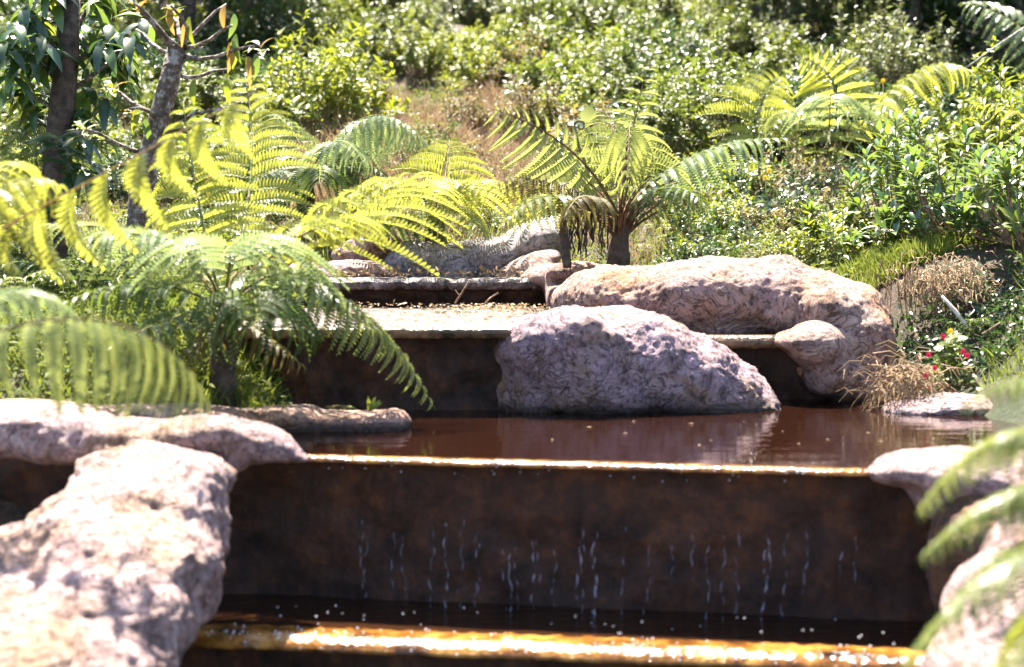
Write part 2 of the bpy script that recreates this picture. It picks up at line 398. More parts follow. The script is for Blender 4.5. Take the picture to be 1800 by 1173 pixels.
# ------------------------------------------------------------------ terrain
ctrl = []
def c_(px, py, D): ctrl.append(P(px, py, D))
for px in (-700, 0, 600, 1200, 1800, 2500):
    for D, py in ((10.4, 440), (12, 372), (14, 292), (17, 205), (21, 105), (26, -10), (36, -180)): c_(px, py, D)
for px, py, D in [(-900,700,6.5), (-400,700,6.5), (0,706,6.7), (250,706,6.75), (430,712,6.95), (-400,560,8), (0,560,8), (300,560,8), (520,540,8.6), (470,600,7.7), (0,500,9.2), (400,490,9.4),
                  (1480,478,9.6), (1600,460,9.0), (1700,452,8.8), (1850,430,8.8), (2100,400,8.8), (1600,715,7.9), (1700,700,7.85), (1790,650,7.6), (1880,600,7.4), (2100,560,7.2),
                  (1820,760,6.7), (1950,780,6.2), (2300,700,6.0), (1880,1000,5.0), (2200,1000,4.6)]: c_(px, py, D)
ctrl += [np.array(p) for p in [(-.9,6.4,-.5), (-.3,6.3,-.5), (.5,6.3,-.5), (1.2,6.3,-.5), (1.5,6.9,-.4), (-.5,7.0,-.5), (.4,7,-.5), (1.2,7.2,-.45), (-.8,7.7,-.2), (0,8,-.1), (.6,8,-.2), (1.3,7.9,-.3),
    (1.65,8.1,-.2), (-.8,9.2,.1), (0,9.2,.1), (.45,9.2,.1), (-.5,9.9,.35), (.2,9.9,.35), (1.0,8.9,.35), (1.8,8.8,.4), (-1.2,5.6,-.9), (-.3,5.4,-1), (.7,5.3,-1), (1.5,5.2,-.9), (-1.9,6.0,-.5), (-2.6,5.8,-.4), (-2.2,5.2,-.8), (-3.5,4,-.5),
    (0,4,-1.1), (0,2,-1.0), (2.5,3,-.8), (-2.5,2.5,-.9), (0,-3,-1), (-9,0,-.6), (9,0,-.6), (-12,8,.8), (12,8,.9), (-30,-3,-.5), (30,-3,-.5), (-30,20,5), (30,20,5), (-30,60,14), (0,60,13), (30,60,14)]]
ctrl = np.array(ctrl)
_K = np.linalg.norm(ctrl[:, None, :2] - ctrl[None, :, :2], axis=-1)
_A = np.block([[_K + np.eye(len(ctrl)) * .02, np.ones((len(ctrl), 1)), ctrl[:, :2]],
               [np.ones((1, len(ctrl))), np.zeros((1, 3))], [ctrl[:, :2].T, np.zeros((2, 3))]])
_W = np.linalg.solve(_A, np.concatenate([ctrl[:, 2], [0, 0, 0]]))
def H(x, y, rough=True):
    x = np.atleast_1d(np.asarray(x, float)); y = np.atleast_1d(np.asarray(y, float))
    q = np.stack([x, y], -1)
    z = np.concatenate([np.linalg.norm(s[:, None] - ctrl[None, :, :2], axis=-1) @ _W[:len(ctrl)] for s in np.array_split(q, max(1, len(q) // 20000))])
    z = z + _W[len(ctrl)] + q @ _W[len(ctrl) + 1:]
    if rough:
        p3 = np.stack([x, y, x * 0], -1)
        z = z + .035 * fbm(p3 * 1.7, 4) + .20 * fbm(p3 * .6 + 9, 2) * np.clip((y - 10) / 5, 0, 1)
    return z
gx = np.concatenate([np.linspace(-30, -4.2, 40), np.linspace(-4, 4, 200), np.linspace(4.2, 30, 40)])
gy = np.concatenate([np.linspace(-3, 4.8, 20), np.linspace(5, 12, 200), np.linspace(12.1, 26, 110), np.linspace(27, 60, 20)])
X, Y = np.meshgrid(gx, gy); nx, ny = len(gx), len(gy)
V = np.stack([X.ravel(), Y.ravel(), H(X.ravel(), Y.ravel())], -1)
i, j = np.meshgrid(np.arange(nx - 1), np.arange(ny - 1)); a = (j * nx + i).ravel()
g = bulk('hillside_ground', V, np.stack([a, a + 1, a + nx + 1, a + nx], -1), smooth=True)
g.materials.append(M['soil'])
meta(link(bpy.data.objects.new('hillside_ground', g)), kind='structure')

# ------------------------------------------------------------------ rocks
def rock(name, parts, material, voxel=.014, amp=.018, freq=5, groove=.006, smooth_it=3, loc=None):
    """parts: ('e', px, py, D, rx_px, rz_px, ry, tilt_deg) ellipsoids or ('b', ...) rounded boxes, fused into one solid"""
    bm = bmesh.new()
    cs = []
    for kind, px, py, D, rx, rz, ry, tilt in parts:
        c = P(px, py, D); k = D / FPX; cs.append(c)
        Mx = Matrix.Translation(c) @ Matrix.Rotation(math.radians(-tilt), 4, 'Y') @ Matrix.Diagonal((rx * k, ry, rz * k, 1))
        if kind == 'e': bmesh.ops.create_icosphere(bm, subdivisions=4, radius=1, matrix=Mx)
        else: bmesh.ops.create_cube(bm, size=2, matrix=Mx)
    me = bpy.data.meshes.new(name); bm.to_mesh(me); bm.free()
    o = link(bpy.data.objects.new(name, me))
    r = o.modifiers.new('r', 'REMESH'); r.mode = 'VOXEL'; r.voxel_size = voxel
    s = o.modifiers.new('s', 'SMOOTH'); s.iterations = smooth_it * 11; s.factor = .5
    dg = bpy.context.evaluated_depsgraph_get()
    ev = bpy.data.meshes.new_from_object(o.evaluated_get(dg))
    o.modifiers.clear(); o.data = ev; bpy.data.meshes.remove(me)
    n = len(ev.vertices)
    co = np.empty(n * 3, np.float32); ev.vertices.foreach_get('co', co); co = co.reshape(-1, 3).astype(float)
    no = np.empty(n * 3, np.float32); ev.vertices.foreach_get('normal', no); no = no.reshape(-1, 3)
    warp = co + .12 * np.stack([fbm(co * 1.8, 2), fbm(co * 1.8 + 31, 2), fbm(co * 1.8 + 57, 2)], -1)
    d = amp * 1.2 * fbm(co * freq * .45, 3) + amp * .3 * fbm(warp * freq * 2.3 + 5, 3)
    rid = 1 - np.abs(perlin(warp * np.array([7, 16, 18]) + 11)) * 3.2
    d = d - groove * .7 * np.clip(rid, 0, 1) ** 2 * np.clip(perlin(co * 2.1 + 3) * 3, 0, 1)
    rid2 = 1 - np.abs(perlin(warp * 9 + 41)) * 4.5
    d = d - groove * .6 * np.clip(rid2, 0, 1) ** 2 * np.clip(perlin(co * 3 + 13) * 3, 0, 1) + amp * .30 * fbm(co * freq * 6, 3)
    co = co + no * d[:, None]
    base = np.array([co[:, 0].mean(), co[:, 1].mean(), co[:, 2].min()])
    ev.vertices.foreach_set('co', (co - base).astype(np.float32).ravel())
    ev.polygons.foreach_set('use_smooth', np.ones(len(ev.polygons), bool))
    ev.update(); ev.materials.clear(); ev.materials.append(material); ev.name = name
    o.location = tuple(base)
    return o

meta(rock('boulder', [('e',250,872,5.60,135,62,.26,0), ('e',180,925,5.42,165,80,.30,18), ('e',300,930,5.42,100,90,.26,0), ('e',90,1000,5.20,190,100,.34,22), ('e',230,1005,5.18,165,105,.32,8), ('e',-70,1060,5.05,180,120,.4,20),
      ('e',120,1095,4.92,200,110,.36,0), ('e',235,1090,4.95,115,100,.30,0), ('e',40,1180,4.66,220,110,.38,0), ('e',200,1180,4.72,110,80,.3,0), ('b',80,1270,4.9,200,110,.34,0), ('e',352,905,5.45,46,90,.16,0), ('e',335,1010,5.25,48,90,.2,10),
      ('e',340,835,5.65,70,34,.2,-10), ('e',265,815,5.74,70,40,.2,0), ('e',195,825,5.74,60,34,.2,0), ('e',383,935,5.45,22,60,.12,0), ('e',300,1000,5.05,70,26,.14,40)], M['rock_pink'], amp=.026, groove=.014, smooth_it=2, freq=5),
     'large pink-grey cracked boulder filling the lower left corner beside the falls', 'rock')
meta(rock('log_shaped_rock', [('e',-60,745,6.0,160,42,.17,0), ('e',-20,776,5.97,160,26,.16,0), ('e',120,790,5.93,110,26,.15,0), ('e',110,752,5.98,130,38,.16,-6), ('e',250,768,5.92,120,36,.15,-2), ('e',370,766,5.9,110,42,.17,-2), ('e',455,778,5.9,80,40,.15,-12), ('e',510,800,5.9,44,20,.10,-14),
      ('e',400,815,5.85,34,24,.10,0), ('e',250,800,5.85,90,30,.14,0)], M['rock_pink'], amp=.016, groove=.008),
     'long log-shaped pale rock ledge lying above the lower left boulder', 'rock')
meta(rock('rock_slab', [('b',600,744,6.95,110,16,.22,0), ('e',690,742,6.93,36,26,.2,0), ('b',430,738,6.9,120,22,.2,0), ('e',300,742,6.7,190,34,.2,-3), ('e',60,740,6.6,190,36,.2,0), ('b',500,765,6.98,200,16,.2,0)], M['rock_brown'], amp=.010, groove=.004, smooth_it=2),
     'low flat brown rock slab sticking out into the left side of the pool', 'rock')
meta(rock('boulder', [('e',1050,650,7.68,150,112,.38,0), ('e',950,612,7.6,82,66,.28,10), ('e',1000,585,7.6,80,44,.28,8), ('e',1120,640,7.75,130,98,.36,-14), ('e',1200,670,7.75,130,92,.36,-20), ('e',1265,705,7.75,105,82,.32,-24), ('e',1305,740,7.72,74,74,.28,-14), ('e',930,690,7.66,62,96,.26,0), ('e',930,655,7.62,42,92,.24,0),
      ('b',1120,745,7.75,225,40,.24,0), ('e',1090,576,7.78,66,42,.2,0), ('e',1130,585,7.6,40,30,.14,0)], M['rock_purple'], amp=.026, groove=.003, freq=7),
     'big rounded purple-grey boulder standing in the middle of the pool', 'rock')
meta(rock('boulder', [('e',1120,535,8.5,150,72,.36,0), ('e',1290,520,8.5,160,66,.36,0), ('e',1375,500,8.48,75,48,.3,-5), ('e',1455,560,8.35,110,78,.36,-14), ('e',1515,600,8.2,58,72,.28,0), ('e',1520,680,8.1,62,90,.26,0), ('e',1230,570,8.5,160,46,.3,0),
      ('e',1420,640,8.25,80,60,.26,0), ('e',1210,530,8.48,150,68,.34,0), ('e',1400,535,8.42,110,72,.34,0), ('e',1490,570,8.28,70,76,.3,0), ('e',1515,640,8.15,60,80,.27,0), ('b',1300,560,8.55,200,40,.24,0)], M['rock_brown'], amp=.024, groove=.004, freq=6),
     'long brown-grey rock behind the middle boulder with its right end running down to the water', 'rock')
meta(rock('boulder', [('e',1405,598,7.95,56,22,.2,4), ('e',1430,606,7.95,52,42,.22,0), ('e',1452,650,8.0,44,50,.18,0), ('e',1490,668,8.05,44,60,.18,0), ('e',1470,610,8.1,60,44,.2,0)], M['rock_brown'], voxel=.01, amp=.010, groove=.004),
     'small knob of rock at the right end of the rear water lip', 'rock')
meta(rock('rock_slab', [('e',1690,716,7.5,85,26,.2,-3), ('e',1620,722,7.5,70,24,.18,0), ('e',1800,722,7.5,90,30,.2,0), ('b',1700,755,7.5,150,16,.15,0)], M['rock_pink'], voxel=.01, amp=.012, groove=.006),
     'low pink rock at the waterline under the red-flowered plant', 'rock')
meta(rock('boulder', [('e',1610,822,5.62,80,36,.17,6), ('e',1700,835,5.55,120,52,.22,-3), ('e',1820,850,5.5,120,62,.26,0), ('e',1552,832,5.62,34,18,.09,0), ('e',1660,872,5.58,60,50,.16,0)], M['rock_pink'], amp=.012, groove=.006),
     'rounded pale pink rock at the right end of the front water lip', 'rock')
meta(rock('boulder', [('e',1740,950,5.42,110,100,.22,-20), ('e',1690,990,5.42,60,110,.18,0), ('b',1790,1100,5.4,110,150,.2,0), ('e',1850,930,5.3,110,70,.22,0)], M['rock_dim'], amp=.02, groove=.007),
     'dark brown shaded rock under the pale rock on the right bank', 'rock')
meta(rock('boulder', [('e',1790,1100,4.7,120,130,.3,28), ('e',1850,1000,4.75,110,120,.3,20), ('e',1740,1200,4.6,110,110,.3,0)], M['rock_pink'], amp=.02, groove=.008),
     'pinkish boulder in the lower right corner behind the blurred fern', 'rock')
meta(rock('boulder', [('e',830,466,10.15,150,46,.3,8), ('e',735,466,10.1,75,42,.28,0), ('e',930,438,10.2,85,46,.3,28), ('e',800,500,10.15,190,26,.3,0)], M['rock_pale'], voxel=.018, amp=.014, groove=.006),
     'smooth grey-violet rock sweeping up to the right above the rear shelf', 'rock')
meta(rock('boulder', [('e',660,435,10.1,52,30,.2,0), ('e',630,450,10.1,50,28,.2,0)], M['rock_brown'], voxel=.015, amp=.012),
     'small brown rock half hidden by the yellow fern above the rear shelf', 'rock')
meta(rock('boulder', [('e',640,478,9.85,75,22,.2,-8), ('e',545,492,9.7,60,34,.2,0)], M['rock_pink'], voxel=.015, amp=.012),
     'low tan rock at the left end of the rear shelf under the fern', 'rock')
meta(rock('boulder', [('e',930,470,9.85,62,24,.18,22), ('b',985,500,9.42,26,34,.16,0), ('b',992,525,9.2,30,22,.2,0), ('e',1020,478,9.3,60,18,.15,0), ('e',960,486,9.6,50,18,.2,10)], M['rock_brown'], voxel=.015, amp=.010),
     'tan ribbed rock between the rear shelf and the tree fern trunk', 'rock')

# ------------------------------------------------------------------ weir walls
def slab(name, P0, P1, thick, z0, z1, material, parent=None, nxs=120, nzs=24, amp=.012, undercut=.0, bulge=0.0, seed=0, top_round=.0):
    """wall standing along P0-P1 (its front face), going back by thick"""
    P0, P1 = np.array(P0, float), np.array(P1, float)
    L = np.linalg.norm(P1 - P0); ux = (P1 - P0) / L; uy = np.array([-ux[1], ux[0]])
    prof = [(0, z0 + (z1 - z0) * k / nzs) for k in range(nzs + 1)]
    nb = 8
    back = [(thick * k / nb, z1) for k in range(1, nb + 1)]
    prof = prof + back + [(thick, z0)]
    prof = np.array(prof); n = len(prof)
    s = np.linspace(0, L, nxs)
    S, K = np.meshgrid(s, np.arange(n), indexing='ij')
    q = P0[None] + S.ravel()[:, None] * ux[None]
    pr = prof[K.ravel()]
    x = q[:, 0] + pr[:, 0] * uy[0]; y = q[:, 1] + pr[:, 0] * uy[1]; z = pr[:, 1].copy()
    co = np.stack([x, y, z], -1)
    isf = (K.ravel() <= nzs)
    tt = np.clip((z1 - z) / (z1 - z0), 0, 1)
    d = amp * fbm(co * 6 + seed, 4) + amp * .6 * fbm(co * 23 + seed, 2) - undercut * np.clip(tt * 3, 0, 1) + bulge * np.sin(tt * math.pi)
    d = np.where(isf, d, 0)
    co[:, 0] -= uy[0] * d; co[:, 1] -= uy[1] * d
    co[:, 2] += np.where(~isf & (z > z0), amp * .35 * fbm(co * 8 + seed, 3), 0)
    a = (S * 0 + np.arange(nxs)[:, None] * n + K).astype(int)
    A = a[:-1, :-1].ravel(); B = a[1:, :-1].ravel(); Cc = a[1:, 1:].ravel(); Dd = a[:-1, 1:].ravel()
    me = bulk(name, co, np.stack([A, B, Cc, Dd], -1), smooth=True); me.materials.append(material)
    o = link(bpy.data.objects.new(name, me))
    if parent: o.parent = parent
    return o

def lip(name, P0, P1, z, r, over, material, parent=None, n=260, wob=.006, back=.10, seed=3, drop=.03):
    """a rounded wet crest running along the top edge: profile goes from the flat top over a nose and down the face"""
    P0, P1 = np.array(P0, float), np.array(P1, float)
    L = np.linalg.norm(P1 - P0); ux = (P1 - P0) / L; uy = np.array([-ux[1], ux[0]])
    prof = [(back, -.006), (back * .6, .001), (back * .25, .002)]
    sl = over * 1.3
    for a in np.linspace(0, 1, 6): prof.append((-sl * a, -.57 * sl * a * (.45 + .55 * a) + .002))
    yb = prof[-1][1]
    for a in np.linspace(.2, math.pi / 2, 6): prof.append((-sl - r * .5 * math.sin(a), yb - r * .8 * (1 - math.cos(a)) - .004))
    prof += [(-sl - r * .4, yb - r - drop), (0, yb - r - drop - .005), (back, -r - drop)]
    prof = np.array(prof); k = len(prof)
    s = np.linspace(0, L, n)
    V = []
    for si in s:
        q = P0 + ux * si
        w = wob * float(fbm(np.array([[si * 5, seed, 0]]), 5)[0])
        w2 = .35 * wob * float(fbm(np.array([[si * 19, seed, 4]]), 2)[0])
        for (o_, h) in prof:
            V.append((q[0] + uy[0] * (o_ - w * 2 * (o_ < 0)), q[1] + uy[1] * (o_ - w * 2 * (o_ < 0)), z + h + w2))
    V = np.array(V)
    a = (np.arange(n - 1)[:, None] * k + np.arange(k - 1)[None]).ravel()
    me = bulk(name, V, np.stack([a, a + 1, a + k + 1, a + k], -1), smooth=True); me.materials.append(material)
    o = link(bpy.data.objects.new(name, me))
    if parent: o.parent = parent
    return o

def line(xa, A, B):   # extend a lip line to x
    t = (xa - A[0]) / (B[0] - A[0]); return (xa, A[1] + t * (B[1] - A[1]))
A1, B1 = P(550, 808, 5.98)[:2], P(1530, 835, 5.63)[:2]
W = empty('front_weir', (0, 6, -.6))
def addp(o, par):
    o.parent = par; o.matrix_parent_inverse = Matrix.Translation(-Vector(par.location)); return o
meta(W, 'dark wet front wall of the pool with water trickling over its golden lip', 'wall')
l0, l1 = line(-2.4, A1, B1), line(2.0, A1, B1)
addp(slab('wall_face', (l0[0], l0[1] + .085), (l1[0], l1[1] + .085), .25, -.75, -.012, M['wet_wall'], amp=.022, undercut=.02, seed=1), W)
e0, e1 = line(-.85, A1, B1), line(1.55, A1, B1)
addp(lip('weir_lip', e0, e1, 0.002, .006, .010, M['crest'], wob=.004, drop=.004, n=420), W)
# lower tray
ZL = -.52
A0, B0 = P(380, 1132, 5.53)[:2], P(1600, 1180, 5.20)[:2]
T = empty('lower_weir', (0, 5.4, -1.2))
meta(T, 'lower trough edge at the bottom with a sparkling golden water lip', 'wall')
k0, k1 = line(-2.0, A0, B0), line(1.7, A0, B0)
addp(slab('wall_face', (k0[0], k0[1] + .03), (k1[0], k1[1] + .03), .16, -1.2, ZL - .014, M['wet_wall'], amp=.014, undercut=.03, seed=5), T)
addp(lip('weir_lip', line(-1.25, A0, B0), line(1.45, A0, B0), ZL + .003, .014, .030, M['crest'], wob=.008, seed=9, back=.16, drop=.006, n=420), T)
# rear weir
R = empty('rear_weir', (0, 7.4, -.3))
meta(R, 'shaded rear wall of the pool below the wet stone shelf', 'wall')
zr = P(770, 578, 7.42)[2]
addp(slab('wall_face', (-1.5, 7.50), (.18, 7.50), 2.3, -.5, zr - .012, M['wet_wall'], amp=.02, undercut=.06, bulge=.02, seed=2), R)
addp(lip('weir_lip', (-1.3, 7.43), (.03, 7.43), zr, .005, .010, M['crest_brown'], wob=.006, seed=4), R)
zq = P(1300, 591, 7.9)[2]
addp(slab('side_wall_face', (.25, 7.98), (1.75, 7.98), .5, -.5, zq - .012, M['wet_wall'], amp=.02, undercut=.05, seed=6), R)
addp(lip('side_weir_lip', (.7, 7.92), (1.42, 7.92), zq, .012, .02, M['crest_brown'], wob=.004, seed=14), R)
sh = slab('shelf_top', (-1.5, 7.47), (.18, 7.47), 2.05, zr - .035, zr - .003, M['shelf'], amp=.012, seed=21, nzs=4); addp(sh, R)
# top step
TS = empty('top_step_wall', (0, 9.5, .3))
zt = P(780, 489, 9.52)[2]
meta(TS, 'dark upper step wall behind the wet shelf with a crumbly pale rim', 'wall')
addp(slab('wall_face', (-1.4, 9.55), (.26, 9.55), .5, .1, zt - .02, M['wet_wall'], amp=.02, undercut=.03, seed=12), TS)
addp(lip('rim', (-1.4, 9.50), (.28, 9.50), zt, .018, .02, M['shelf'], wob=.02, seed=24, back=.4), TS)

# ------------------------------------------------------------------ water
def water(name, poly, z, material, step=.03, amp=.0015):
    xs = [p[0] for p in poly]; ys = [p[1] for p in poly]
    bm = bmesh.new(); bm.faces.new([bm.verts.new((x, y, z)) for x, y in poly])
    me = bpy.data.meshes.new(name); bm.to_mesh(me); bm.free(); me.materials.append(material)
    return meta(link(bpy.data.objects.new(name, me)), kind='structure')
f = lambda x, o: (x, line(x, A1, B1)[1] + o)
water('pool_water', [f(-1.0, .06), f(2.0, .06), (2.6, 6.2), (2.3, 8.2), (-2.0, 8.0), (-1.2, 6.6)], 0.0, M['water'])
f = lambda x, o: (x, line(x, A0, B0)[1] + o)
water('lower_pool_water', [f(-1.7, .10), f(1.7, .10), (1.9, 6.2), (-1.9, 6.3)], ZL, M['water_low'])
water('side_pool_water', [(.4, 7.96), (1.7, 7.96), (1.7, 8.6), (.4, 8.6)], zq - .001, M['water'])

# trickles
WF = empty('waterfall', (0, 5.95, ZL))
meta(WF, 'thin broken strands of water trickling down the dark front wall', 'waterfall')
for px in [632, 640, 690, 702, 760, 782, 812, 838, 843, 880, 897, 903, 938, 945, 975, 1018, 1023, 1040, 1046, 1095, 1140, 1175, 1210, 1235, 1262, 1285, 1335, 1338, 1365, 1400, 1455, 1480]:
    x = (px - 900) / FPX * 5.93; q = line(x, A1, B1); y = q[1] + random.uniform(-.01, .03)
    b = MB(); z = random.uniform(-.20, -.33); zend = ZL if random.random() < .6 else random.uniform(-.47, -.38)
    big = px in (897, 938, 1018, 1040, 1046, 1335, 1338, 782)
    dx = random.uniform(-.025, .025)
    n = 44; zz = np.linspace(z, zend, n)
    bead = np.clip(fbm(np.stack([zz * 26, zz * 0 + px, zz * 0], -1), 3) * 1.8 + .25, .02, 1.3)
    pts = np.stack([x + dx * (-.27 - zz) * 3 + .005 * np.sin(zz * 34 + px) + .003 * np.sin(zz * 90 + px * 2), np.full(n, y), zz], -1)
    b.tube(pts, (.0030 if big else .0014) * bead, 6)
    if b.V: addp(b.build('water_strand', M['strand'], None, True), WF)
# splash drops, also white stand-ins for sun glints on both front lips
b = MB()
ico = bmesh.new(); bmesh.ops.create_icosphere(ico, subdivisions=1, radius=1)
iV = np.array([v.co[:] for v in ico.verts]); iF = np.array([[v.index for v in f_.verts] for f_ in ico.faces]); ico.free()
for k in range(380):
    x = random.uniform(-1.0, 1.2); q = line(x, A0, B0); off = random.gauss(-.012, .018) if k % 5 else random.uniform(0, .12)
    if float(fbm(np.array([[x * 9, 3.3, 0]]), 2)[0]) < -.25: continue
    z = ZL + random.uniform(.002, .010) - max(0, -off) * .57
    b.add(iV * random.uniform(.0012, .0040) + np.array([x, q[1] + off, z]), iF)
for k in range(40):
    x = random.uniform(-.9, 1.2); q = line(x, A0, B0)
    b.add(iV * random.uniform(.0015, .003) + np.array([x, q[1] + random.uniform(.05, .25), ZL + random.uniform(.01, .07)]), iF)
for k in range(200):
    x = random.uniform(-.75, 1.2); q = line(x, A1, B1)
    b.add(iV * random.uniform(.001, .003) + np.array([x, q[1] + random.uniform(-.020, .004), random.uniform(-.010, .004) if random.random() < .85 else random.uniform(-.05, 0)]), iF)
meta(b.build('splash_glint_drops', M['drop'], None, True), 'white drops standing for splash and sun glints along the two front lips', 'water drops', kind='stuff')

# ------------------------------------------------------------------ ferns
_pc = {}
def pinna_mesh(mk, arch=.3, width=.13, n=20, roll=.5, lift=.12):
    width *= 1.12; roll = min(1.0, roll + .1)
    key = (mk, arch, width, n, roll)
    if key in _pc: return _pc[key]
    out_ = []
    for v in range(3):
        rg = np.random.default_rng(hash((arch, width, n, v)) % 2**31)
        b = MB()
        xs = np.linspace(0.02, 1, 9)
        ph = rg.uniform(-.05, .05)
        curve = lambda x: np.stack([x * (1 - .12 * arch * x), ph * np.sin(x * 3), lift * np.sin(x * math.pi) * (1 - x * .5) - arch * x ** 3.2], -1)
        b.tube(curve(xs), np.linspace(.012, .003, 9) * .8, 3, cap=False, r=.1)
        Vs, Fs, Rs = [], [], []
        for s in (1, -1):
            for i in range(n):
                x = .05 + .94 * (i + .5 * (s < 0)) / n
                c = curve(np.array([x]))[0]; tng = nrm(curve(np.array([min(1, x + .02)]))[0] - curve(np.array([x - .02]))[0])
                side = np.array([0, s, 0]); up = nrm(np.cross(tng, [0, 1, 0])) * -1
                ln = width * (1 - x) ** .62 * min(1, .55 + x * 3) * rg.uniform(.88, 1.08) + .012
                bw = .94 / n * .44
                rr = roll * rg.uniform(.8, 1.2)
                d = nrm(side * math.cos(rr) - up * math.sin(rr) * .8 + tng * .30)
                tipd = nrm(d - up * .35)
                k = len(Vs)
                mid = c + d * ln * .55
                Vs += [c - tng * bw, c + tng * bw, mid + tng * bw * .9, c + d * ln * .55 + tipd * ln * .45 + tng * bw * .4, mid - tng * bw * .9]
                Fs += [(k, k+1, k+2), (k, k+2, k+4), (k+4, k+2, k+3)] if s < 0 else [(k, k+2, k+1), (k, k+4, k+2), (k+4, k+3, k+2)]
                Rs += [rg.uniform(0, .5)] * 3
        b.add(Vs, Fs, np.array(Rs))
        me = b.mesh('pinna'); me.materials.append(M[mk]); out_.append(me)
    _pc[key] = out_
    return out_

def through(p0, pm, p1, t):
    t = np.asarray(t)[..., None]
    return p0 * (2 * (t - .5) * (t - 1)) + pm * (4 * t * (1 - t)) + p1 * (2 * t * (t - .5))

def frond(fern, p0, pm, p1, plen, mk='fern_green', n=17, droop=.25, sweep=.35, up=(0, 0, 1), arch=.3, width=.13, pn=20, roll=.5, t0=.16, r0=.008, stem='stem_green', label=None, one_side=None, shape=.65, right_scale=1.0):
    n = max(8, round(n * .82))
    base = np.array(fern.location)
    ts = np.linspace(0, 1, 16)
    path = through(*[np.asarray(q, float) for q in (p0, pm, p1)], ts)
    b = MB(); b.tube(path - p0, r0 * (1 - ts * .85), 5)
    fo = b.build('frond', M[stem], fern, True, loc=np.asarray(p0) - base)
    if label: fo['label'] = label
    ms = pinna_mesh(mk, arch, width, pn, roll)
    upv = np.array(up, float)
    for k in range(n):
        u = k / n
        t = t0 + (1 - t0) * u ** .93
        c = through(np.asarray(p0, float), np.asarray(pm, float), np.asarray(p1, float), np.array([t]))[0]
        T_ = nrm(through(*[np.asarray(q, float) for q in (p0, pm, p1)], np.array([t + .01]))[0] - through(*[np.asarray(q, float) for q in (p0, pm, p1)], np.array([t - .01]))[0])
        s_ = nrm(np.cross(T_, upv)); Nn = np.cross(s_, T_)
        f_ = min(1, .55 + u * 2.4) * (1 - u) ** shape + .05
        for sg in (1, -1):
            if one_side and sg != one_side: continue
            sc = plen * f_ * random.uniform(.9, 1.08) * (right_scale if sg > 0 else 1)
            sw = sweep + .35 * u + random.uniform(-.07, .07)
            d = nrm(sg * s_ * math.cos(sw) + T_ * math.sin(sw))
            dr = droop + random.uniform(-.1, .1)
            Xa = nrm(d * math.cos(dr) + np.array([0, 0, -1.0]) * math.sin(dr))
            Za = nrm(Nn - Xa * np.dot(Nn, Xa) + .0)
            if sg < 0: pass
            Ya = np.cross(Za, Xa)
            me = ms[random.randrange(3)]
            po = bpy.data.objects.new('pinna', me); link(po); po.parent = fo
            rot = Matrix((Xa, Ya, Za)).transposed().to_4x4()
            po.matrix_basis = Matrix.Translation(Vector(c - np.asarray(p0))) @ rot @ Matrix.Rotation(random.uniform(-.15, .15), 4, 'X') @ Matrix.Diagonal((sc, sc, sc, 1))
    return fo

def fern(base, label, group=None, cat='fern', name='fern'):
    return meta(empty(name, base), label, cat, group)
def ground(px, D):
    x = (px - 900) / FPX * D
    return np.array([x, D, H(x, D)[0]])
def trunk(root, p0, p1, r0, r1, material='bark_dark', name='trunk', k=12):
    base = np.array(root.location); n = 14
    t_ = np.linspace(0, 1, n)[:, None]
    pts = np.asarray(p0) * (1 - t_) + np.asarray(p1) * t_
    pts = pts + .35 * r0 * np.stack([fbm(pts * 4, 2), fbm(pts * 4 + 9, 2), 0 * pts[:, 0]], -1)
    b = MB(); b.tube(pts - base, (r0 * (1 - t_) + r1 * t_)[:, 0] * (1 + .12 * fbm(pts * 12, 2)), k)
    return b.build(name, M[material], root, True)
def stubs(root, c, n, L, material='stem_brown', name='old_stalk', spread=.5, r=.006):
    base = np.array(root.location)
    for k in range(n):
        a = random.uniform(0, 6.28); s = random.uniform(.3, 1) * spread
        d = nrm([math.cos(a) * s, math.sin(a) * s, 1]); l = L * random.uniform(.6, 1.1)
        pts = [np.asarray(c) + d * l * q + np.array([0, 0, -.25 * l * q * q]) + np.array([math.cos(a), math.sin(a), 0]) * l * q * q * .2 for q in np.linspace(0, 1, 6)]
        b = MB(); b.tube(np.array(pts) - base, np.linspace(r, r * .5, 6), 4)
        b.build(name, M[material], root, True)

# --- A: big fern on the left bank
gA = ground(390, 7.0)
fa = fern(gA, 'large sunlit tree fern on the left bank arching over the pool', cat='tree fern', name='tree_fern')
trunk(fa, gA - [0, 0, .1], P(392, 540, 7.0), .065, .045)
hub = P(392, 545, 7.0)
Q = lambda *a: P(*a)
CAMUP = (0, -1, .15)
frond(fa, hub, Q(350, 360, 7.1), Q(322, 178, 7.3), .34, 'fern_backlit', 13, .15, .1, CAMUP, arch=.45, width=.17, t0=.28, r0=.009, roll=.5)
frond(fa, hub, Q(440, 320, 7.5), Q(430, 128, 7.9), .36, 'fern_backlit', 17, .1, .15, CAMUP, arch=.2, width=.15, t0=.3, r0=.009)
frond(fa, hub, Q(585, 408, 7.3), Q(742, 300, 8.0), .66, 'fern_backlit', 15, .12, .25, arch=.22, width=.095, pn=30, t0=.28, r0=.012, stem='stem_brown', roll=.7)
frond(fa, hub, Q(520, 420, 6.9), Q(640, 395, 7.1), .48, 'fern_backlit', 13, .15, .3, arch=.25, width=.095, pn=30, t0=.3, stem='stem_brown', roll=.7)
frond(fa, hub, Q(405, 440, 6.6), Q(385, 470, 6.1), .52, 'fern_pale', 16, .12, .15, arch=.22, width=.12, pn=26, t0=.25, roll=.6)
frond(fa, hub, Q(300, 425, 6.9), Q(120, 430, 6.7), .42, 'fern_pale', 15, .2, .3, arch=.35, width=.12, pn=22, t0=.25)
frond(fa, hub, Q(250, 420, 7.3), Q(40, 400, 7.5), .40, 'fern_green', 15, .25, .3, arch=.35, width=.13, t0=.3)
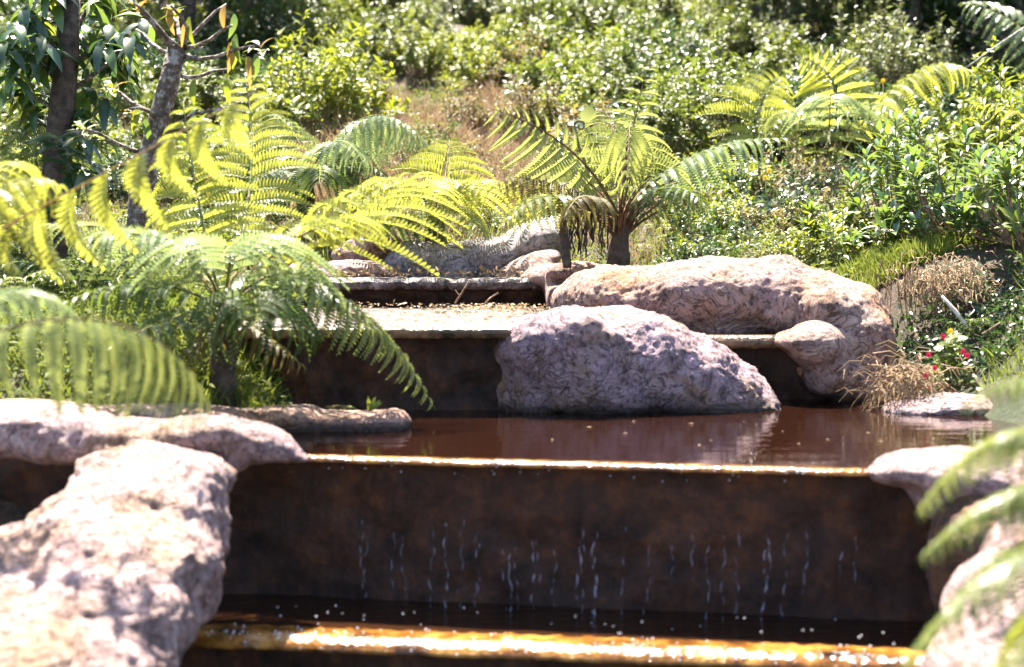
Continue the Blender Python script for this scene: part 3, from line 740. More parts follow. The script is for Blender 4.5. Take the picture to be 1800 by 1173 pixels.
frond(fa, hub, Q(330, 470, 7.3), Q(200, 460, 8.0), .4, 'fern_green', 14, .2, .3, arch=.3, t0=.2)
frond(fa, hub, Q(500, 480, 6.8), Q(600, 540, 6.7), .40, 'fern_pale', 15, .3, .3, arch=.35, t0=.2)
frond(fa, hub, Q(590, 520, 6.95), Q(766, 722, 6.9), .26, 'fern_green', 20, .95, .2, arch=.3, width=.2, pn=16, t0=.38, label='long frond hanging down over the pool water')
frond(fa, hub, Q(260, 500, 6.9), Q(100, 540, 6.8), .36, 'fern_shaded', 15, .3, .3, arch=.3)
frond(fa, hub, Q(300, 560, 6.6), Q(180, 620, 6.4), .32, 'fern_shaded', 14, .4, .3, arch=.3)
frond(fa, hub, Q(480, 540, 6.8), Q(560, 600, 6.7), .34, 'fern_shaded', 14, .4, .3, arch=.4)
frond(fa, hub, Q(440, 520, 6.5), Q(450, 580, 6.1), .36, 'fern_shaded', 14, .3, .3, arch=.3)
frond(fa, hub, Q(470, 490, 7.6), Q(560, 500, 8.2), .4, 'fern_shaded', 14, .3, .3, arch=.3)
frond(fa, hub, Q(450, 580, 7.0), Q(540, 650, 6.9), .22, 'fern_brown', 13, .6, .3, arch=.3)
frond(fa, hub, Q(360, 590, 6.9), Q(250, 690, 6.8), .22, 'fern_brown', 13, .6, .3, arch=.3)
stubs(fa, P(392, 560, 7.0), 9, .35)

# --- B: tree fern right of centre
gB = ground(1088, 9.4)
fb = fern(gB, 'tree fern with a dark trunk rising behind the long brown rock', cat='tree fern', name='tree_fern')
hb = P(1090, 385, 9.4)
trunk(fb, P(1088, 480, 9.4), hb, .072, .034)
stubs(fb, P(1090, 430, 9.38), 30, .46, spread=.7, r=.010)
stubs(fb, P(1090, 400, 9.36), 22, .42, spread=1.0, r=.008)
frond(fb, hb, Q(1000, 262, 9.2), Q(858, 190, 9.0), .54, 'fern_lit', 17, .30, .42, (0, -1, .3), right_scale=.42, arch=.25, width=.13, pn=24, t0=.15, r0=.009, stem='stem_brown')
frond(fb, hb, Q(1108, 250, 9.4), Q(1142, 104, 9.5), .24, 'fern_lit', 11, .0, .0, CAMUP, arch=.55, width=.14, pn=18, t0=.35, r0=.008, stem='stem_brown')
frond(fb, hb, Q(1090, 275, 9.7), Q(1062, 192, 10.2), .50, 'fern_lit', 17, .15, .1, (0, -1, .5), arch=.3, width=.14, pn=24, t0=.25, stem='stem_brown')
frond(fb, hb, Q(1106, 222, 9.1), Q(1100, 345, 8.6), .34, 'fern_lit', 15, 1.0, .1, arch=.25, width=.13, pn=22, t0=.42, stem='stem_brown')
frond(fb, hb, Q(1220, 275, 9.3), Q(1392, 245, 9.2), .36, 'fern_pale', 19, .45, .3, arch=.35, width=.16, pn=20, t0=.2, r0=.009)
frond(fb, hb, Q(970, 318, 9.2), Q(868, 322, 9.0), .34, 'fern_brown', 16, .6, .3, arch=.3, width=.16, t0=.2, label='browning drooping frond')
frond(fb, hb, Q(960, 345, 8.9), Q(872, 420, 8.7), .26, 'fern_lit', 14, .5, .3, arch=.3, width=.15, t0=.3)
frond(fb, hb, Q(1180, 330, 9.0), Q(1250, 380, 8.8), .30, 'fern_shaded', 14, .5, .3, arch=.3, t0=.2)
frond(fb, hb, Q(1140, 330, 9.8), Q(1230, 290, 10.2), .38, 'fern_shaded', 14, .4, .3, arch=.3, t0=.2)
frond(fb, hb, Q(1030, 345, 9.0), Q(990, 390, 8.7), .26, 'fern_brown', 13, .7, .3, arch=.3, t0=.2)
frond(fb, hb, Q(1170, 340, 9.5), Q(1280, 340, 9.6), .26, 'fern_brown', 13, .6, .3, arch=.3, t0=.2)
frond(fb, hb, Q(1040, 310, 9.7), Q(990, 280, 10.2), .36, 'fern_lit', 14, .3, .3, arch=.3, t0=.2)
# coiled crozier
cz = [P(1040 + 0, 330, 9.35), P(1030, 290, 9.35), P(1018, 260, 9.35)]
th = np.linspace(0, 4.5 * math.pi / 2, 22)
cc = P(1020, 222, 9.35)
spir = np.array([cc + (.034 * (1 - q / 9)) * np.array([-math.cos(q), 0, math.sin(q)]) for q in th])
b = MB(); b.tube(np.concatenate([[P(1070, 380, 9.38)], cz, spir]) - np.array(fb.location), np.linspace(.010, .006, 26), 6); b.build('crozier', M['stem_green'], fb, True)

# dead hanging stalks beside the trunk
dp = fern(P(995, 462, 9.15), 'dark leaning post with withered black stalks hanging beside the tree fern trunk', cat='dead fern', name='dead_fern')
trunk(dp, P(996, 470, 9.15), P(990, 388, 9.2), .026, .022, 'bark_dark', 'stump')
for k in range(20):
    px = 1000 + k * 3.6 + random.uniform(-2, 2)
    pts = [P(px + random.uniform(-3, 3), y, 9.2 + .02 * (k % 3)) for y in np.linspace(372, random.uniform(405, 455), 7)]
    b = MB(); b.tube(np.array(pts) - np.array(dp.location), .006 * np.array([.6, 1, .8, 1.2, .7, 1, .4]) * random.uniform(.6, 1.3), 4); b.build('hanging_stalk', M['bark_dark'], dp, True)
b = MB(); b.tube(np.array([P(985, 385, 9.2), P(1030, 368, 9.22), P(1075, 375, 9.22)]) - np.array(dp.location), .010, 5); b.build('bent_stem', M['bark_dark'], dp, True)

# --- C: yellow fern behind the shelf
gC = ground(768, 10.6)
fc = fern(gC, 'bright yellow fern in full sun just above the grey-violet rock', cat='tree fern', name='tree_fern')
hc = P(768, 385, 10.3)
trunk(fc, P(768, 440, 10.3), hc, .08, .05)
frond(fc, hc, Q(782, 315, 10.5), Q(790, 245, 10.8), .42, 'fern_backlit', 14, .05, .0, CAMUP, arch=.15, width=.16, t0=.3)
frond(fc, hc, Q(735, 330, 10.0), Q(775, 350, 9.2), .6, 'fern_backlit', 15, .2, .2, arch=.25, width=.12, pn=24)
frond(fc, hc, Q(830, 325, 10.0), Q(890, 345, 9.6), .50, 'fern_backlit', 15, .35, .3, arch=.3, width=.12, pn=24)
frond(fc, hc, Q(700, 320, 10.1), Q(610, 350, 10.0), .46, 'fern_backlit', 15, .3, .3, arch=.3)
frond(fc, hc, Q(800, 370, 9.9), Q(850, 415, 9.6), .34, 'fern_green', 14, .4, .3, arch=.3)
frond(fc, hc, Q(720, 380, 10), Q(680, 420, 9.8), .34, 'fern_shaded', 14, .4, .3, arch=.3)
stubs(fc, P(768, 400, 10.3), 8, .3)

# --- D: grey-green arching fern
gD = ground(545, 11.3)
fd = fern(gD, 'grey-green fern with one long arched frond in front of the brown grass', cat='tree fern', name='tree_fern')
hd = P(540, 330, 11)
trunk(fd, gD - [0, 0, .1], hd, .06, .05)
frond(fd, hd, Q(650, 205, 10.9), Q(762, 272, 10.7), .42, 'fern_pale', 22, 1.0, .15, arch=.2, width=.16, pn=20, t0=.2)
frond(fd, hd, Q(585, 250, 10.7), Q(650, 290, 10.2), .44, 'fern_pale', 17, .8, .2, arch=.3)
frond(fd, hd, Q(490, 255, 11), Q(400, 260, 11), .42, 'fern_shaded', 16, .6, .3, arch=.3)
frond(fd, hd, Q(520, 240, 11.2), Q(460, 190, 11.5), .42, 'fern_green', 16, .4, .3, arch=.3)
frond(fd, hd, Q(560, 290, 10.6), Q(560, 330, 10.1), .44, 'fern_shaded', 16, .6, .3, arch=.3)
frond(fd, hd, Q(480, 300, 10.7), Q(440, 330, 10.4), .40, 'fern_shaded', 16, .6, .3, arch=.3)
frond(fd, hd, Q(630, 290, 10.8), Q(690, 330, 10.6), .34, 'fern_shaded', 14, .7, .3, arch=.3)
stubs(fd, P(540, 345, 11), 8, .3)

# --- E: fern high on the right
gE = ground(1450, 13.0)
fe = fern(gE, 'yellow-lit fern with spread fronds high on the right slope', cat='tree fern', name='tree_fern')
he = gE + np.array([0, 0, .08])
stubs(fe, gE, 6, .3)
frond(fe, P(1330, 262, 12.8), Q(1335, 190, 13.1), Q(1372, 128, 13.4), .50, 'fern_backlit', 13, .0, -.1, CAMUP, arch=.12, width=.19, t0=.1)
frond(fe, he, Q(1470, 165, 13.0), Q(1400, 102, 13.0), .40, 'fern_backlit', 14, .1, .0, CAMUP, arch=.25, width=.2, t0=.3)
frond(fe, he, Q(1590, 140, 13.0), Q(1722, 135, 12.9), .52, 'fern_backlit', 19, .5, .3, arch=.25, width=.15, t0=.25)
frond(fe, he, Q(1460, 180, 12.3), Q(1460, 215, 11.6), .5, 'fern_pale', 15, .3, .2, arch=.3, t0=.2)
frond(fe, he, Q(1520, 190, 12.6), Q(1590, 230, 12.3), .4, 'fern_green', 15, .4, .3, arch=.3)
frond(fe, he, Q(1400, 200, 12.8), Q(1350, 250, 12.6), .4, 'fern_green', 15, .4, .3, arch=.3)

# --- F: frond at the top right corner, K left edge fern, others
gF = ground(1800, 16.5)
ff = fern(gF, 'pale green fern frond reaching in at the top right corner against dark shade', cat='fern')
frond(ff, P(1900, 150, 16), Q(1790, 45, 16), Q(1690, 8, 16), .55, 'fern_pale', 18, .3, .3, (0, -.6, .7), arch=.25, width=.15, t0=.1)
frond(ff, P(1900, 150, 16), Q(1880, 50, 16), Q(1820, 10, 15.5), .55, 'fern_green', 16, .4, .3, arch=.25, t0=.1)
gK = ground(70, 9.5)
fk = fern(gK, 'green fern at the far left edge behind the dark tree trunk', cat='fern')
hk = P(95, 330, 9.3)
trunk(fk, gK - [0, 0, .1], hk, .05, .04)
frond(fk, hk, Q(60, 230, 9.3), Q(20, 170, 9.1), .34, 'fern_green', 15, .5, .2, (0, -.8, .5), arch=.3)
frond(fk, hk, Q(30, 270, 9.3), Q(-40, 230, 9.3), .36, 'fern_green', 15, .4, .3, arch=.3)
frond(fk, hk, Q(90, 250, 9.3), Q(70, 240, 8.7), .30, 'fern_green', 14, .6, .3, (0, -.8, .5), arch=.3)
frond(fk, hk, Q(140, 260, 9.3), Q(200, 250, 9.2), .3, 'fern_shaded', 14, .5, .3, arch=.3)
gL = ground(1760, 10.2)
fl = fern(gL, 'small dry fern with pale curved fronds at the right edge of the slope', cat='fern')
hl = P(1850, 360, 9.8)
frond(fl, hl, Q(1790, 285, 9.8), Q(1745, 340, 9.7), .26, 'fern_brown', 14, .6, .3, arch=.3)
frond(fl, hl, Q(1800, 210, 10), Q(1700, 190, 10), .26, 'fern_backlit', 15, .4, .3, arch=.3)
frond(fl, hl, Q(1830, 420, 9.4), Q(1775, 530, 9.2), .2, 'fern_backlit', 14, .5, .3, arch=.3)

# --- foreground ferns
hg = P(-120, 470, 5.4)
fg = fern(ground(-120, 5.6) , 'out-of-focus yellow fern frond with drooping leaflets crossing the upper left', cat='fern')
trunk(fg, ground(-120, 5.6) - [0, 0, .1], hg, .05, .04)
frond(fg, hg, Q(170, 312, 5.35), Q(455, 158, 5.6), .27, 'fern_backlit', 10, 1.22, .0, arch=.4, width=.25, pn=14, t0=.22, r0=.006, roll=.25, shape=.25, stem='leaf_dead')
frond(fg, hg, Q(0, 330, 5.5), Q(120, 335, 5.7), .26, 'fern_backlit', 13, .7, .2, arch=.3, width=.2, pn=16)
frond(fg, hg, Q(-20, 310, 5.6), Q(60, 300, 6.1), .26, 'fern_backlit', 12, .6, .2, arch=.3, width=.2, pn=16)
hh = P(-260, 700, 4.2)
fh = fern(ground(-260, 4.4), 'green fern frond arching in from the left edge over the pale log-shaped rock', cat='fern')
trunk(fh, ground(-260, 4.4), hh, .05, .04)
frond(fh, hh, Q(150, 560, 4.35), Q(372, 722, 4.45), .29, 'fern_green', 17, 1.2, .05, arch=.12, width=.125, pn=16, t0=.3, r0=.005, roll=.2, stem='stem_brown', shape=.45)
frond(fh, hh, Q(-20, 520, 4.6), Q(150, 575, 4.8), .20, 'fern_pale', 16, .4, .3, arch=.35, width=.2, pn=16, t0=.3)
hi = P(2050, 980, 3.3)
fi = fern(ground(2050, 3.3), 'large blurred green fern fronds in the lower right foreground', cat='fern')
trunk(fi, ground(2050, 3.3), hi, .05, .04)
frond(fi, hi, Q(1830, 760, 3.4), Q(1612, 905, 3.5), .13, 'fern_green', 22, .6, .5, arch=.25, width=.26, pn=12, t0=.3, roll=.3, shape=.4, one_side=None)
frond(fi, hi, Q(1860, 850, 3.3), Q(1615, 985, 3.35), .15, 'fern_green', 22, .5, .5, arch=.25, width=.26, pn=12, t0=.3, roll=.3, shape=.5)
frond(fi, hi, Q(1830, 960, 3.2), Q(1580, 1185, 3.2), .17, 'fern_green', 22, .35, .5, arch=.2, width=.26, pn=12, t0=.2, roll=.3, shape=.5)
frond(fi, hi, Q(1900, 690, 3.5), Q(1685, 720, 3.5), .10, 'fern_green', 18, .6, .5, arch=.3, width=.26, pn=12, t0=.3, shape=.4)
frond(fi, hi, Q(1900, 1030, 3.1), Q(1760, 1190, 3.0), .15, 'fern_backlit', 18, .4, .4, arch=.3, width=.26, pn=12, t0=.3, shape=.4)

# --- low ferns / moss tuft
def small_fern(px, py, D, r, label, mk='fern_green', n=9, group=None, pn=14):
    x, y, z = P(px, py, D); z0 = H(x, y)[0]
    f0 = fern((x, y, min(z, z0) if abs(z - z0) < .5 else z), label, group)
    c = np.array(f0.location)
    for k in range(n):
        a = 6.283 * k / n + random.uniform(-.3, .3); l = r * random.uniform(.7, 1.15)
        d = np.array([math.cos(a), math.sin(a), 0])
        frond(f0, c, c + d * l * .5 + [0, 0, l * .55], c + d * l * 1.0 + [0, 0, l * .35], l * .38, mk, 11, .3, .3, arch=.3, pn=12, r0=.004)
small_fern(600, 430, 10.9, .45, 'low green fern left of the yellow fern behind the rear shelf')
small_fern(1700, 600, 8.3, .22, 'small green fern on the shaded right bank above the red flowers', 'fern_shaded', 7)
small_fern(150, 560, 8.3, .45, 'shaded low fern on the left bank behind the arching frond', 'fern_shaded')
small_fern(30, 480, 8.2, .40, 'low fern near the left edge below the tree trunk', 'fern_green')

# moss / asparagus tuft
def blades(n, cx, cy, sx, sy, L, w, lean=.5, hang=False, zf=None, rnd=None):
    x = RNG.normal(cx, sx, n); y = RNG.normal(cy, sy, n)
    z = H(x, y) if zf is None else zf(x, y)
    d = RNG.normal(size=(n, 3)) * lean; d[:, 2] = (-1 if hang else 1) * np.abs(1 + .2 * RNG.normal(size=n))
    return np.stack([x, y, z - .01], -1), d, RNG.uniform(.5, 1.2, n) * L, w
def tuft(name, items, material, label, cat, group=None, kind=None):
    b = MB()
    for (n, cx, cy, sx, sy, L, w, lean) in items:
        pos, d, s, w_ = blades(n, cx, cy, sx, sy, L, w, lean)
        b.leaves(BLADE, pos, d, RNG.normal(size=(n, 3)) + [0, -1, .3], s, wid=w_)
    V0 = np.concatenate(b.V); base = np.array([V0[:, 0].mean(), V0[:, 1].mean(), V0[:, 2].min()])
    b.V = [v - base for v in b.V]
    return meta(b.build(name, M[material], loc=base), label, cat, group, kind)

x, y, z = P(450, 700, 6.85)
b = MB()
for k in range(46):
    a0 = np.array([RNG.normal(x, .035), RNG.normal(y, .04), H(x, y)[0]]); hh_ = random.uniform(.08, .19)
    top = a0 + [RNG.normal(0, .03), RNG.normal(0, .03), hh_]
    b.tube([a0, (a0 + top) / 2 + [.004, 0, 0], top], .0015, 3)
    n = 46; tt = RNG.random(n); pos = a0 + (top - a0) * tt[:, None]
    b.leaves(BLADE, pos, RNG.normal(size=(n, 3)) + [0, 0, .6], RNG.normal(size=(n, 3)), .028, wid=.0035)
b.V = [v - [x, y, z] for v in b.V]
meta(b.build('feathery_plant', M['leaf_bright'], loc=(x, y, z)), 'feathery yellow-green tuft lit up at the pool edge under the large fern', 'plant')

# ------------------------------------------------------------------ trees top left
def limb(root, pts, r0, r1, material='bark', name='branch', k=7):
    base = np.array(root.location); pts = np.array(pts)
    b = MB(); tt = np.linspace(0, 1, len(pts)); b.tube(pts - base, r0 + (r1 - r0) * tt, k); return b.build(name, M[material], root, True)
_leafmesh = {}
def leaf_mesh(tpl, key, mk):
    if (key, mk) not in _leafmesh:
        me = bulk('leaf', tpl[0], tpl[1], smooth=True); me.materials.append(M[mk]); _leafmesh[(key, mk)] = me
    return _leafmesh[(key, mk)]
def put_leaf(root, pos, X_, N_, size, mk, tpl=LONG, key='long', name='leaf'):
    me = leaf_mesh(tpl, key, mk)
    o = link(bpy.data.objects.new(name, me)); o.parent = root
    Xa = nrm(X_); Ya = nrm(np.cross(N_, Xa)); Za = np.cross(Xa, Ya)
    o.matrix_basis = Matrix.Translation(Vector(np.asarray(pos) - np.array(root.location))) @ Matrix((Xa, Ya, Za)).transposed().to_4x4() @ Matrix.Diagonal((size, size, size, 1))
    return o
def rosette(root, c, d, n, size, mk, droop=.3, tpl=LONG, key='long'):
    d = nrm(d)
    for k in range(n):
        a = k * 2.4 + random.uniform(-.3, .3)
        e1 = nrm(np.cross(d, [.3, .2, 1])); e2 = np.cross(d, e1)
        rad = math.cos(a) * e1 + math.sin(a) * e2
        X_ = rad + d * random.uniform(.1, .8) - np.array([0, 0, droop * random.uniform(.4, 1.6)])
        put_leaf(root, np.asarray(c) - d * .012 * k, X_, d + rad * -.3 + np.array([0, 0, .8]), size * random.uniform(.7, 1.15), mk if isinstance(mk, str) else random.choice(mk), tpl, key)

g1 = ground(100, 9.2)
t1 = meta(empty('tree', g1), 'dark-trunked tree with drooping glossy leaves at the top left', 'tree')
limb(t1, [g1 - [0, 0, .1], P(98, 320, 9.2), P(108, 200, 9.2), P(118, 100, 9.2), P(125, -60, 9.2)], .085, .055, 'bark_dark', 'trunk', 10)
for (pts) in [[(110,150), (60,100), (20,80)], [(112,140), (170,70), (205,60)], [(115,100), (60,40), (45,10)], [(118,90), (150,20), (190,-20)], [(110,200), (60,170), (30,140)], [(112,170), (180,120), (230,90)],
              [(105,270), (130,220), (150,190)], [(118,60), (100,0), (80,-40)], [(115,120), (90,75), (95,70)]]:
    D = 9.2 + random.uniform(-.35, .25)
    q = [P(pts[0][0], pts[0][1], 9.2), P(pts[1][0], pts[1][1], (9.2 + D) / 2), P(pts[2][0], pts[2][1], D)]
    limb(t1, q, .016, .007, 'bark')
    for w in (1.0, .62):
        c = q[1] * (1 - w) + q[2] * w if w < 1 else q[2]
        rosette(t1, c, nrm(q[2] - q[1]) + [0, 0, .5], random.randint(9, 13), .185, ['leaf_glossy', 'leaf_dark', 'leaf_glossy', 'leaf_dark', 'leaf_bright'], .9)
for px, py in [(30,40), (70,60), (130,30), (160,100), (210,130), (190,40), (230,60), (20,120), (80,140), (150,150), (50,90), (110,70), (140,60), (180,70), (250,30), (10,70), (60,190), (185,170)]:
    c = P(px, py, 9.2 + random.uniform(-.4, .3)); rosette(t1, c, [random.uniform(-.4, .4), -.3, .8], 8, .18, ['leaf_glossy', 'leaf_dark'], .9)
for px, py in [(105,245), (150,235), (90,345), (130,300), (165,290)]:
    rosette(t1, P(px, py, 8.8), [.3, -.4, .6], 8, .17, 'leaf_dark', .6)

g2 = ground(243, 8.3)
t2 = meta(empty('tree', g2), 'lopped leaning tree with mottled pale bark and few hanging yellowing leaves', 'tree')
limb(t2, [g2 - [0, 0, .1], P(240, 480, 8.3), P(248, 340, 8.35), P(275, 230, 8.4), P(296, 150, 8.4), P(312, 80, 8.4)], .070, .046, 'bark', 'trunk', 12)
br = [[(310,80), (280,50), (235,5)], [(305,85), (280,60), (225,-10)], [(300,95), (265,75), (240,52)], [(318,75), (312,40), (303,15)], [(322,72), (360,40), (398,8)], [(322,85), (370,70), (408,45)],
      [(325,100), (380,100), (455,80)], [(305,130), (350,135), (400,122)], [(285,200), (230,180), (195,155)], [(260,270), (200,250), (150,228)], [(275,240), (340,200), (430,192)], [(285,210), (260,195), (228,192)], [(322,78), (330,50), (300,10)]]
for k, pts in enumerate(br):
    D = 8.4 + random.uniform(-.3, .3)
    q = [P(pts[0][0], pts[0][1], 8.4), P(pts[1][0], pts[1][1], (8.4 + D) / 2), P(pts[2][0], pts[2][1], D)]
    limb(t2, [q[0], (q[0] + q[1]) / 2 + [0, 0, -.01], q[1], (q[1] + q[2]) / 2 + [0, 0, .01], q[2]], .013, .006, 'bark')
for px, py, mk in [(325,40,'leaf_dead'), (333,30,'leaf_bright'), (395,10,'leaf_dead'), (412,25,'leaf_glossy'), (404,75,'leaf_dead'), (410,70,'leaf_bright'), (415,60,'leaf_glossy'), (435,100,'leaf_dead'), (450,95,'leaf_glossy'), (342,140,'leaf_bright'), (400,140,'leaf_bright'),
                   (240,190,'leaf_bright'), (255,210,'leaf_glossy'), (412,205,'leaf_dead'), (340,190,'leaf_glossy'), (300,12,'leaf_dead'), (370,310,'leaf_dead')]:
    put_leaf(t2, P(px, py, 8.3), [random.uniform(-.2, .2), random.uniform(-.2, .2), -1], [random.uniform(-.9, .9), -1, .2], random.uniform(.11, .15), mk)
for px, py in [(195,150), (140,220), (148,226), (230,195), (235,5), (455,78), (303,15)]:
    rosette(t2, P(px, py, 8.3), [-.3, -.2, .9], 6, .10, ['leaf_bright', 'leaf_pale', 'leaf_dead'], .0)

# ------------------------------------------------------------------ shrubs
def shoot_shrub_mesh(R=.5, Hh=.7, shoots=110, per=24, leaf=.06, seed=0, tpl=SMALL, flat=.6):
    rg = np.random.default_rng(seed); lb = MB(); sb = MB()
    for k in range(shoots):
        a = rg.uniform(0, 6.283); el = math.asin(rg.uniform(.02, 1))
        bump = 1 + .22 * perlin(np.array([[math.cos(a) * 1.6, math.sin(a) * 1.6, el * 1.5 + seed]]))[0] * 2
        tip = np.array([math.cos(a) * math.cos(el) * R, math.sin(a) * math.cos(el) * R, Hh * (.12 + .88 * math.sin(el))]) * bump * rg.uniform(.72, 1.08)
        st = np.array([math.cos(a), math.sin(a), 0]) * R * .25 * rg.random()
        mid = (st + tip) / 2 + np.array([math.cos(a), math.sin(a), 0]) * R * .1
        sb.tube([st, mid, tip], [.006 * R * 2, .004 * R * 2, .002], 3, cap=False, r=rg.random())
        d = nrm(tip - mid + np.array([0, 0, .15 * Hh]))
        n = per; tt = rg.random(n) ** .6
        pos = mid + (tip - mid) * tt[:, None] + rg.normal(size=(n, 3)) * .01
        ang = np.arange(n) * 2.4 + rg.uniform(0, 6)
        e1 = nrm(np.cross(d, [.31, .2, 1])); e2 = np.cross(d, e1)
        rad = np.cos(ang)[:, None] * e1 + np.sin(ang)[:, None] * e2
        Xd = rad * .9 + d * rg.uniform(.1, .9, (n, 1)) + rg.normal(size=(n, 3)) * .2
        Nn = np.array([0, 0, 1.0]) * flat + d * .6 + rg.normal(size=(n, 3)) * .35
        lb.leaves(tpl, pos, Xd, Nn, leaf * rg.uniform(.6, 1.2, n), np.clip(rg.random() * .5 + rg.random(n) * .5, 0, 1))
    return lb.mesh('foliage'), sb.mesh('stems')
_sm = {}
for i_ in range(4): _sm['s', i_] = shoot_shrub_mesh(.55, .75, 125, 26, .072, i_)
for i_ in range(3): _sm['m', i_] = shoot_shrub_mesh(.42, .6, 70, 22, .085, 20 + i_)
for i_ in range(3): _sm['t', i_] = shoot_shrub_mesh(.5, 1.3, 130, 26, .07, 40 + i_)
for i_ in range(2): _sm['l', i_] = shoot_shrub_mesh(.30, .30, 46, 16, .045, 60 + i_)
M['stems'] = M['twig']
_mc = {}
def shrub(px, D, scale, kind, mk, label, group, zoff=0, name='shrub', cat='shrub'):
    if callable(px): pass
    b0 = ground(px, D); v = random.randrange(len([1 for q in _sm if q[0] == kind]))
    for w in (0, 1):
        key = (kind, v, w, mk if w == 0 else 'stems')
        if key not in _mc:
            me = _sm[kind, v][w].copy(); me.materials.clear(); me.materials.append(M[mk] if w == 0 else M['stems']); me.name = ('foliage', 'stems')[w]; _mc[key] = me
    r = empty(name, b0 + [0, 0, zoff - .03]); meta(r, label, cat, group)
    r.rotation_euler = (0, 0, random.uniform(0, 6.28)); r.scale = (scale * random.uniform(.9, 1.1), scale * random.uniform(.9, 1.1), scale * random.uniform(.85, 1.15))
    for w, nm in ((0, 'foliage'), (1, 'stems')):
        o = link(bpy.data.objects.new(nm, _mc[(kind, v, w, mk if w == 0 else 'stems')])); o.parent = r
        if w == 0: o['kind'] = 'stuff'
    return r

def clear_of(px, D):
    # keep the brown grass patch, the pool and the rock band open
    py = py_of(px, D)
    if 540 < px < 800 and 150 < py < 400: return False
    return True
def py_of(px, D):
    z = ground(px, D)[2]; a = math.atan2(CAMZ - z, D) - PITCH
    return 586.5 + FPX * math.tan(a)
# named shrubs that stand out
shrub(575, 15.2, 1.25, 's', 'leaf_bright', 'round yellow-green bush left of centre at the top of the brown grass', None)
shrub(530, 15.6, .9, 's', 'leaf_bright', 'smaller yellow-green bush tucked against the left of the round bright bush', None)
shrub(1520, 17.0, 1.1, 't', 'leaf_pale', 'tall pale silvery shrub against the dark shade at the upper right', None)
shrub(1460, 16.4, .9, 's', 'leaf_mid', 'green bush in front of the silvery shrub at the upper right', None)
shrub(1330, 15.5, .8, 'm', 'leaf_pale', 'small blue-green bush below the dark trees right of centre', None)
shrub(1740, 13.2, 1.15, 's', 'leaf_bright', 'bright yellow-green bush near the right edge below the dark shade', None)
shrub(1660, 11.0, .9, 'm', 'leaf_mid', 'leafy bush directly right of the high yellow fern', None)
def region(px, py):
    if px < 520: return 'tl' if py < 330 else 'lb'
    if py < 95 and px < 1250: return 'tc'
    if px < 1010: return 'cc'
    if px < 1290: return 'cr'
    return 'rr'
COL = {'leaf_bright': 'yellow-green', 'leaf_mid': 'mid-green', 'leaf_dark': 'dark green', 'leaf_pale': 'pale silvery', 'leaf_rust': 'reddish-leaved', 'leaf_glossy': 'glossy green'}
CELLS = [[(110, 'left of the dark tree trunk'), (260, 'between the two trees'), (420, 'just right of the lopped tree'), (540, 'left of the round bright bush'), (700, 'behind the round bush'), (830, 'above the brown grass clearing'), (960, 'right of the clearing'), (1090, 'above the central tree fern'), (1210, 'above the upright central frond'),
          (1330, 'right of the central tree fern'), (1450, 'left of the tall silvery shrub'), (1580, 'beside the tall silvery shrub'), (1700, 'under the dark shade at the upper right'), (9999, 'at the right edge')]]
ROWS = [(60, 'at the very top'), (130, 'high on the slope'), (200, 'upper mid slope'), (280, 'mid slope'), (9999, 'low on the slope')]
seen_lab = {}
def shrub_label(px, py, mk, sc, kind):
    place = next(w for q, w in CELLS[0] if px < q); row = next(w for q, w in ROWS if py < q)
    size = 'small' if sc < .62 else ('large' if sc > .85 else 'medium')
    lab = '%s %s shrub %s, %s' % (size, COL[mk], place, row)
    return lab, 'shrubs %s' % place
pal = {'tl': ['leaf_bright', 'leaf_mid', 'leaf_mid', 'leaf_dark'], 'tc': ['leaf_pale', 'leaf_mid', 'leaf_bright', 'leaf_mid'], 'cc': ['leaf_bright', 'leaf_mid', 'leaf_mid', 'leaf_rust', 'leaf_dark'], 'cr': ['leaf_rust', 'leaf_mid', 'leaf_bright', 'leaf_mid', 'leaf_dark'],  # dark-leaved picks paint shading in among the middle shrubs
       'rr': ['leaf_mid', 'leaf_bright', 'leaf_mid', 'leaf_pale'], 'lb': ['leaf_mid', 'leaf_dark', 'leaf_bright']}
D = 11.4
while D < 26:
    stepx = 300 / D * 4.0
    for px in np.arange(-90, 1900, stepx):
        pxx = px + random.uniform(-.4, .4) * stepx; DD = D + random.uniform(-.4, .4); py = py_of(pxx, DD)
        if 520 < pxx < (920 if py > 210 else 840) and 158 < py < 420: continue
        if 500 < pxx < 900 and py > 250: continue
        if 380 < pxx < 560 and 150 < py < 260 and random.random() < .5: continue
        if 900 < pxx < 1250 and py > 330: continue
        if 1230 < pxx < 1500 and py > 290: continue
        if 1270 < pxx < 1560 and 11.6 < DD < 13.4: continue
        if py > 300 and random.random() < .35: continue
        if pxx > 1530 and py < 175 and D > 15: continue
        if 240 < pxx < 490 and py < 95: continue
        if pxx > 1290 and py < 95 and random.random() < .6: continue
        rgn = region(pxx, py - 40); mk = random.choice(pal[rgn])
        if (1500 < pxx and py < 190 or 240 < pxx < 480 and py < 90) and random.random() < .7: mk = 'leaf_dark'  # shadow of the upper wood painted in by darker leaves
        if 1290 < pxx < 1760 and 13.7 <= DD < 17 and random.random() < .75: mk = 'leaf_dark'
        sc = random.uniform(.42, .88) * (1 + (D - 11) * .035)
        if D < 13: sc *= .75
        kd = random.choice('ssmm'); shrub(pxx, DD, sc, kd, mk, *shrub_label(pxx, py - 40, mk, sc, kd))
    D *= 1.075
for px, D in [(30,8.9), (160,9.4), (330,9.6), (450,9.9), (60,10.3), (220,10.6), (380,10.8), (-60,9.6), (120,8.5)]:
    mk = random.choice(pal['lb']); shrub(px, D, random.uniform(.4, .6), 'm', mk, 'low %s shrub on the left bank %s' % (COL[mk], 'nearest the water' if D < 9.5 else 'behind the large fern'), 'shrubs on the left bank')

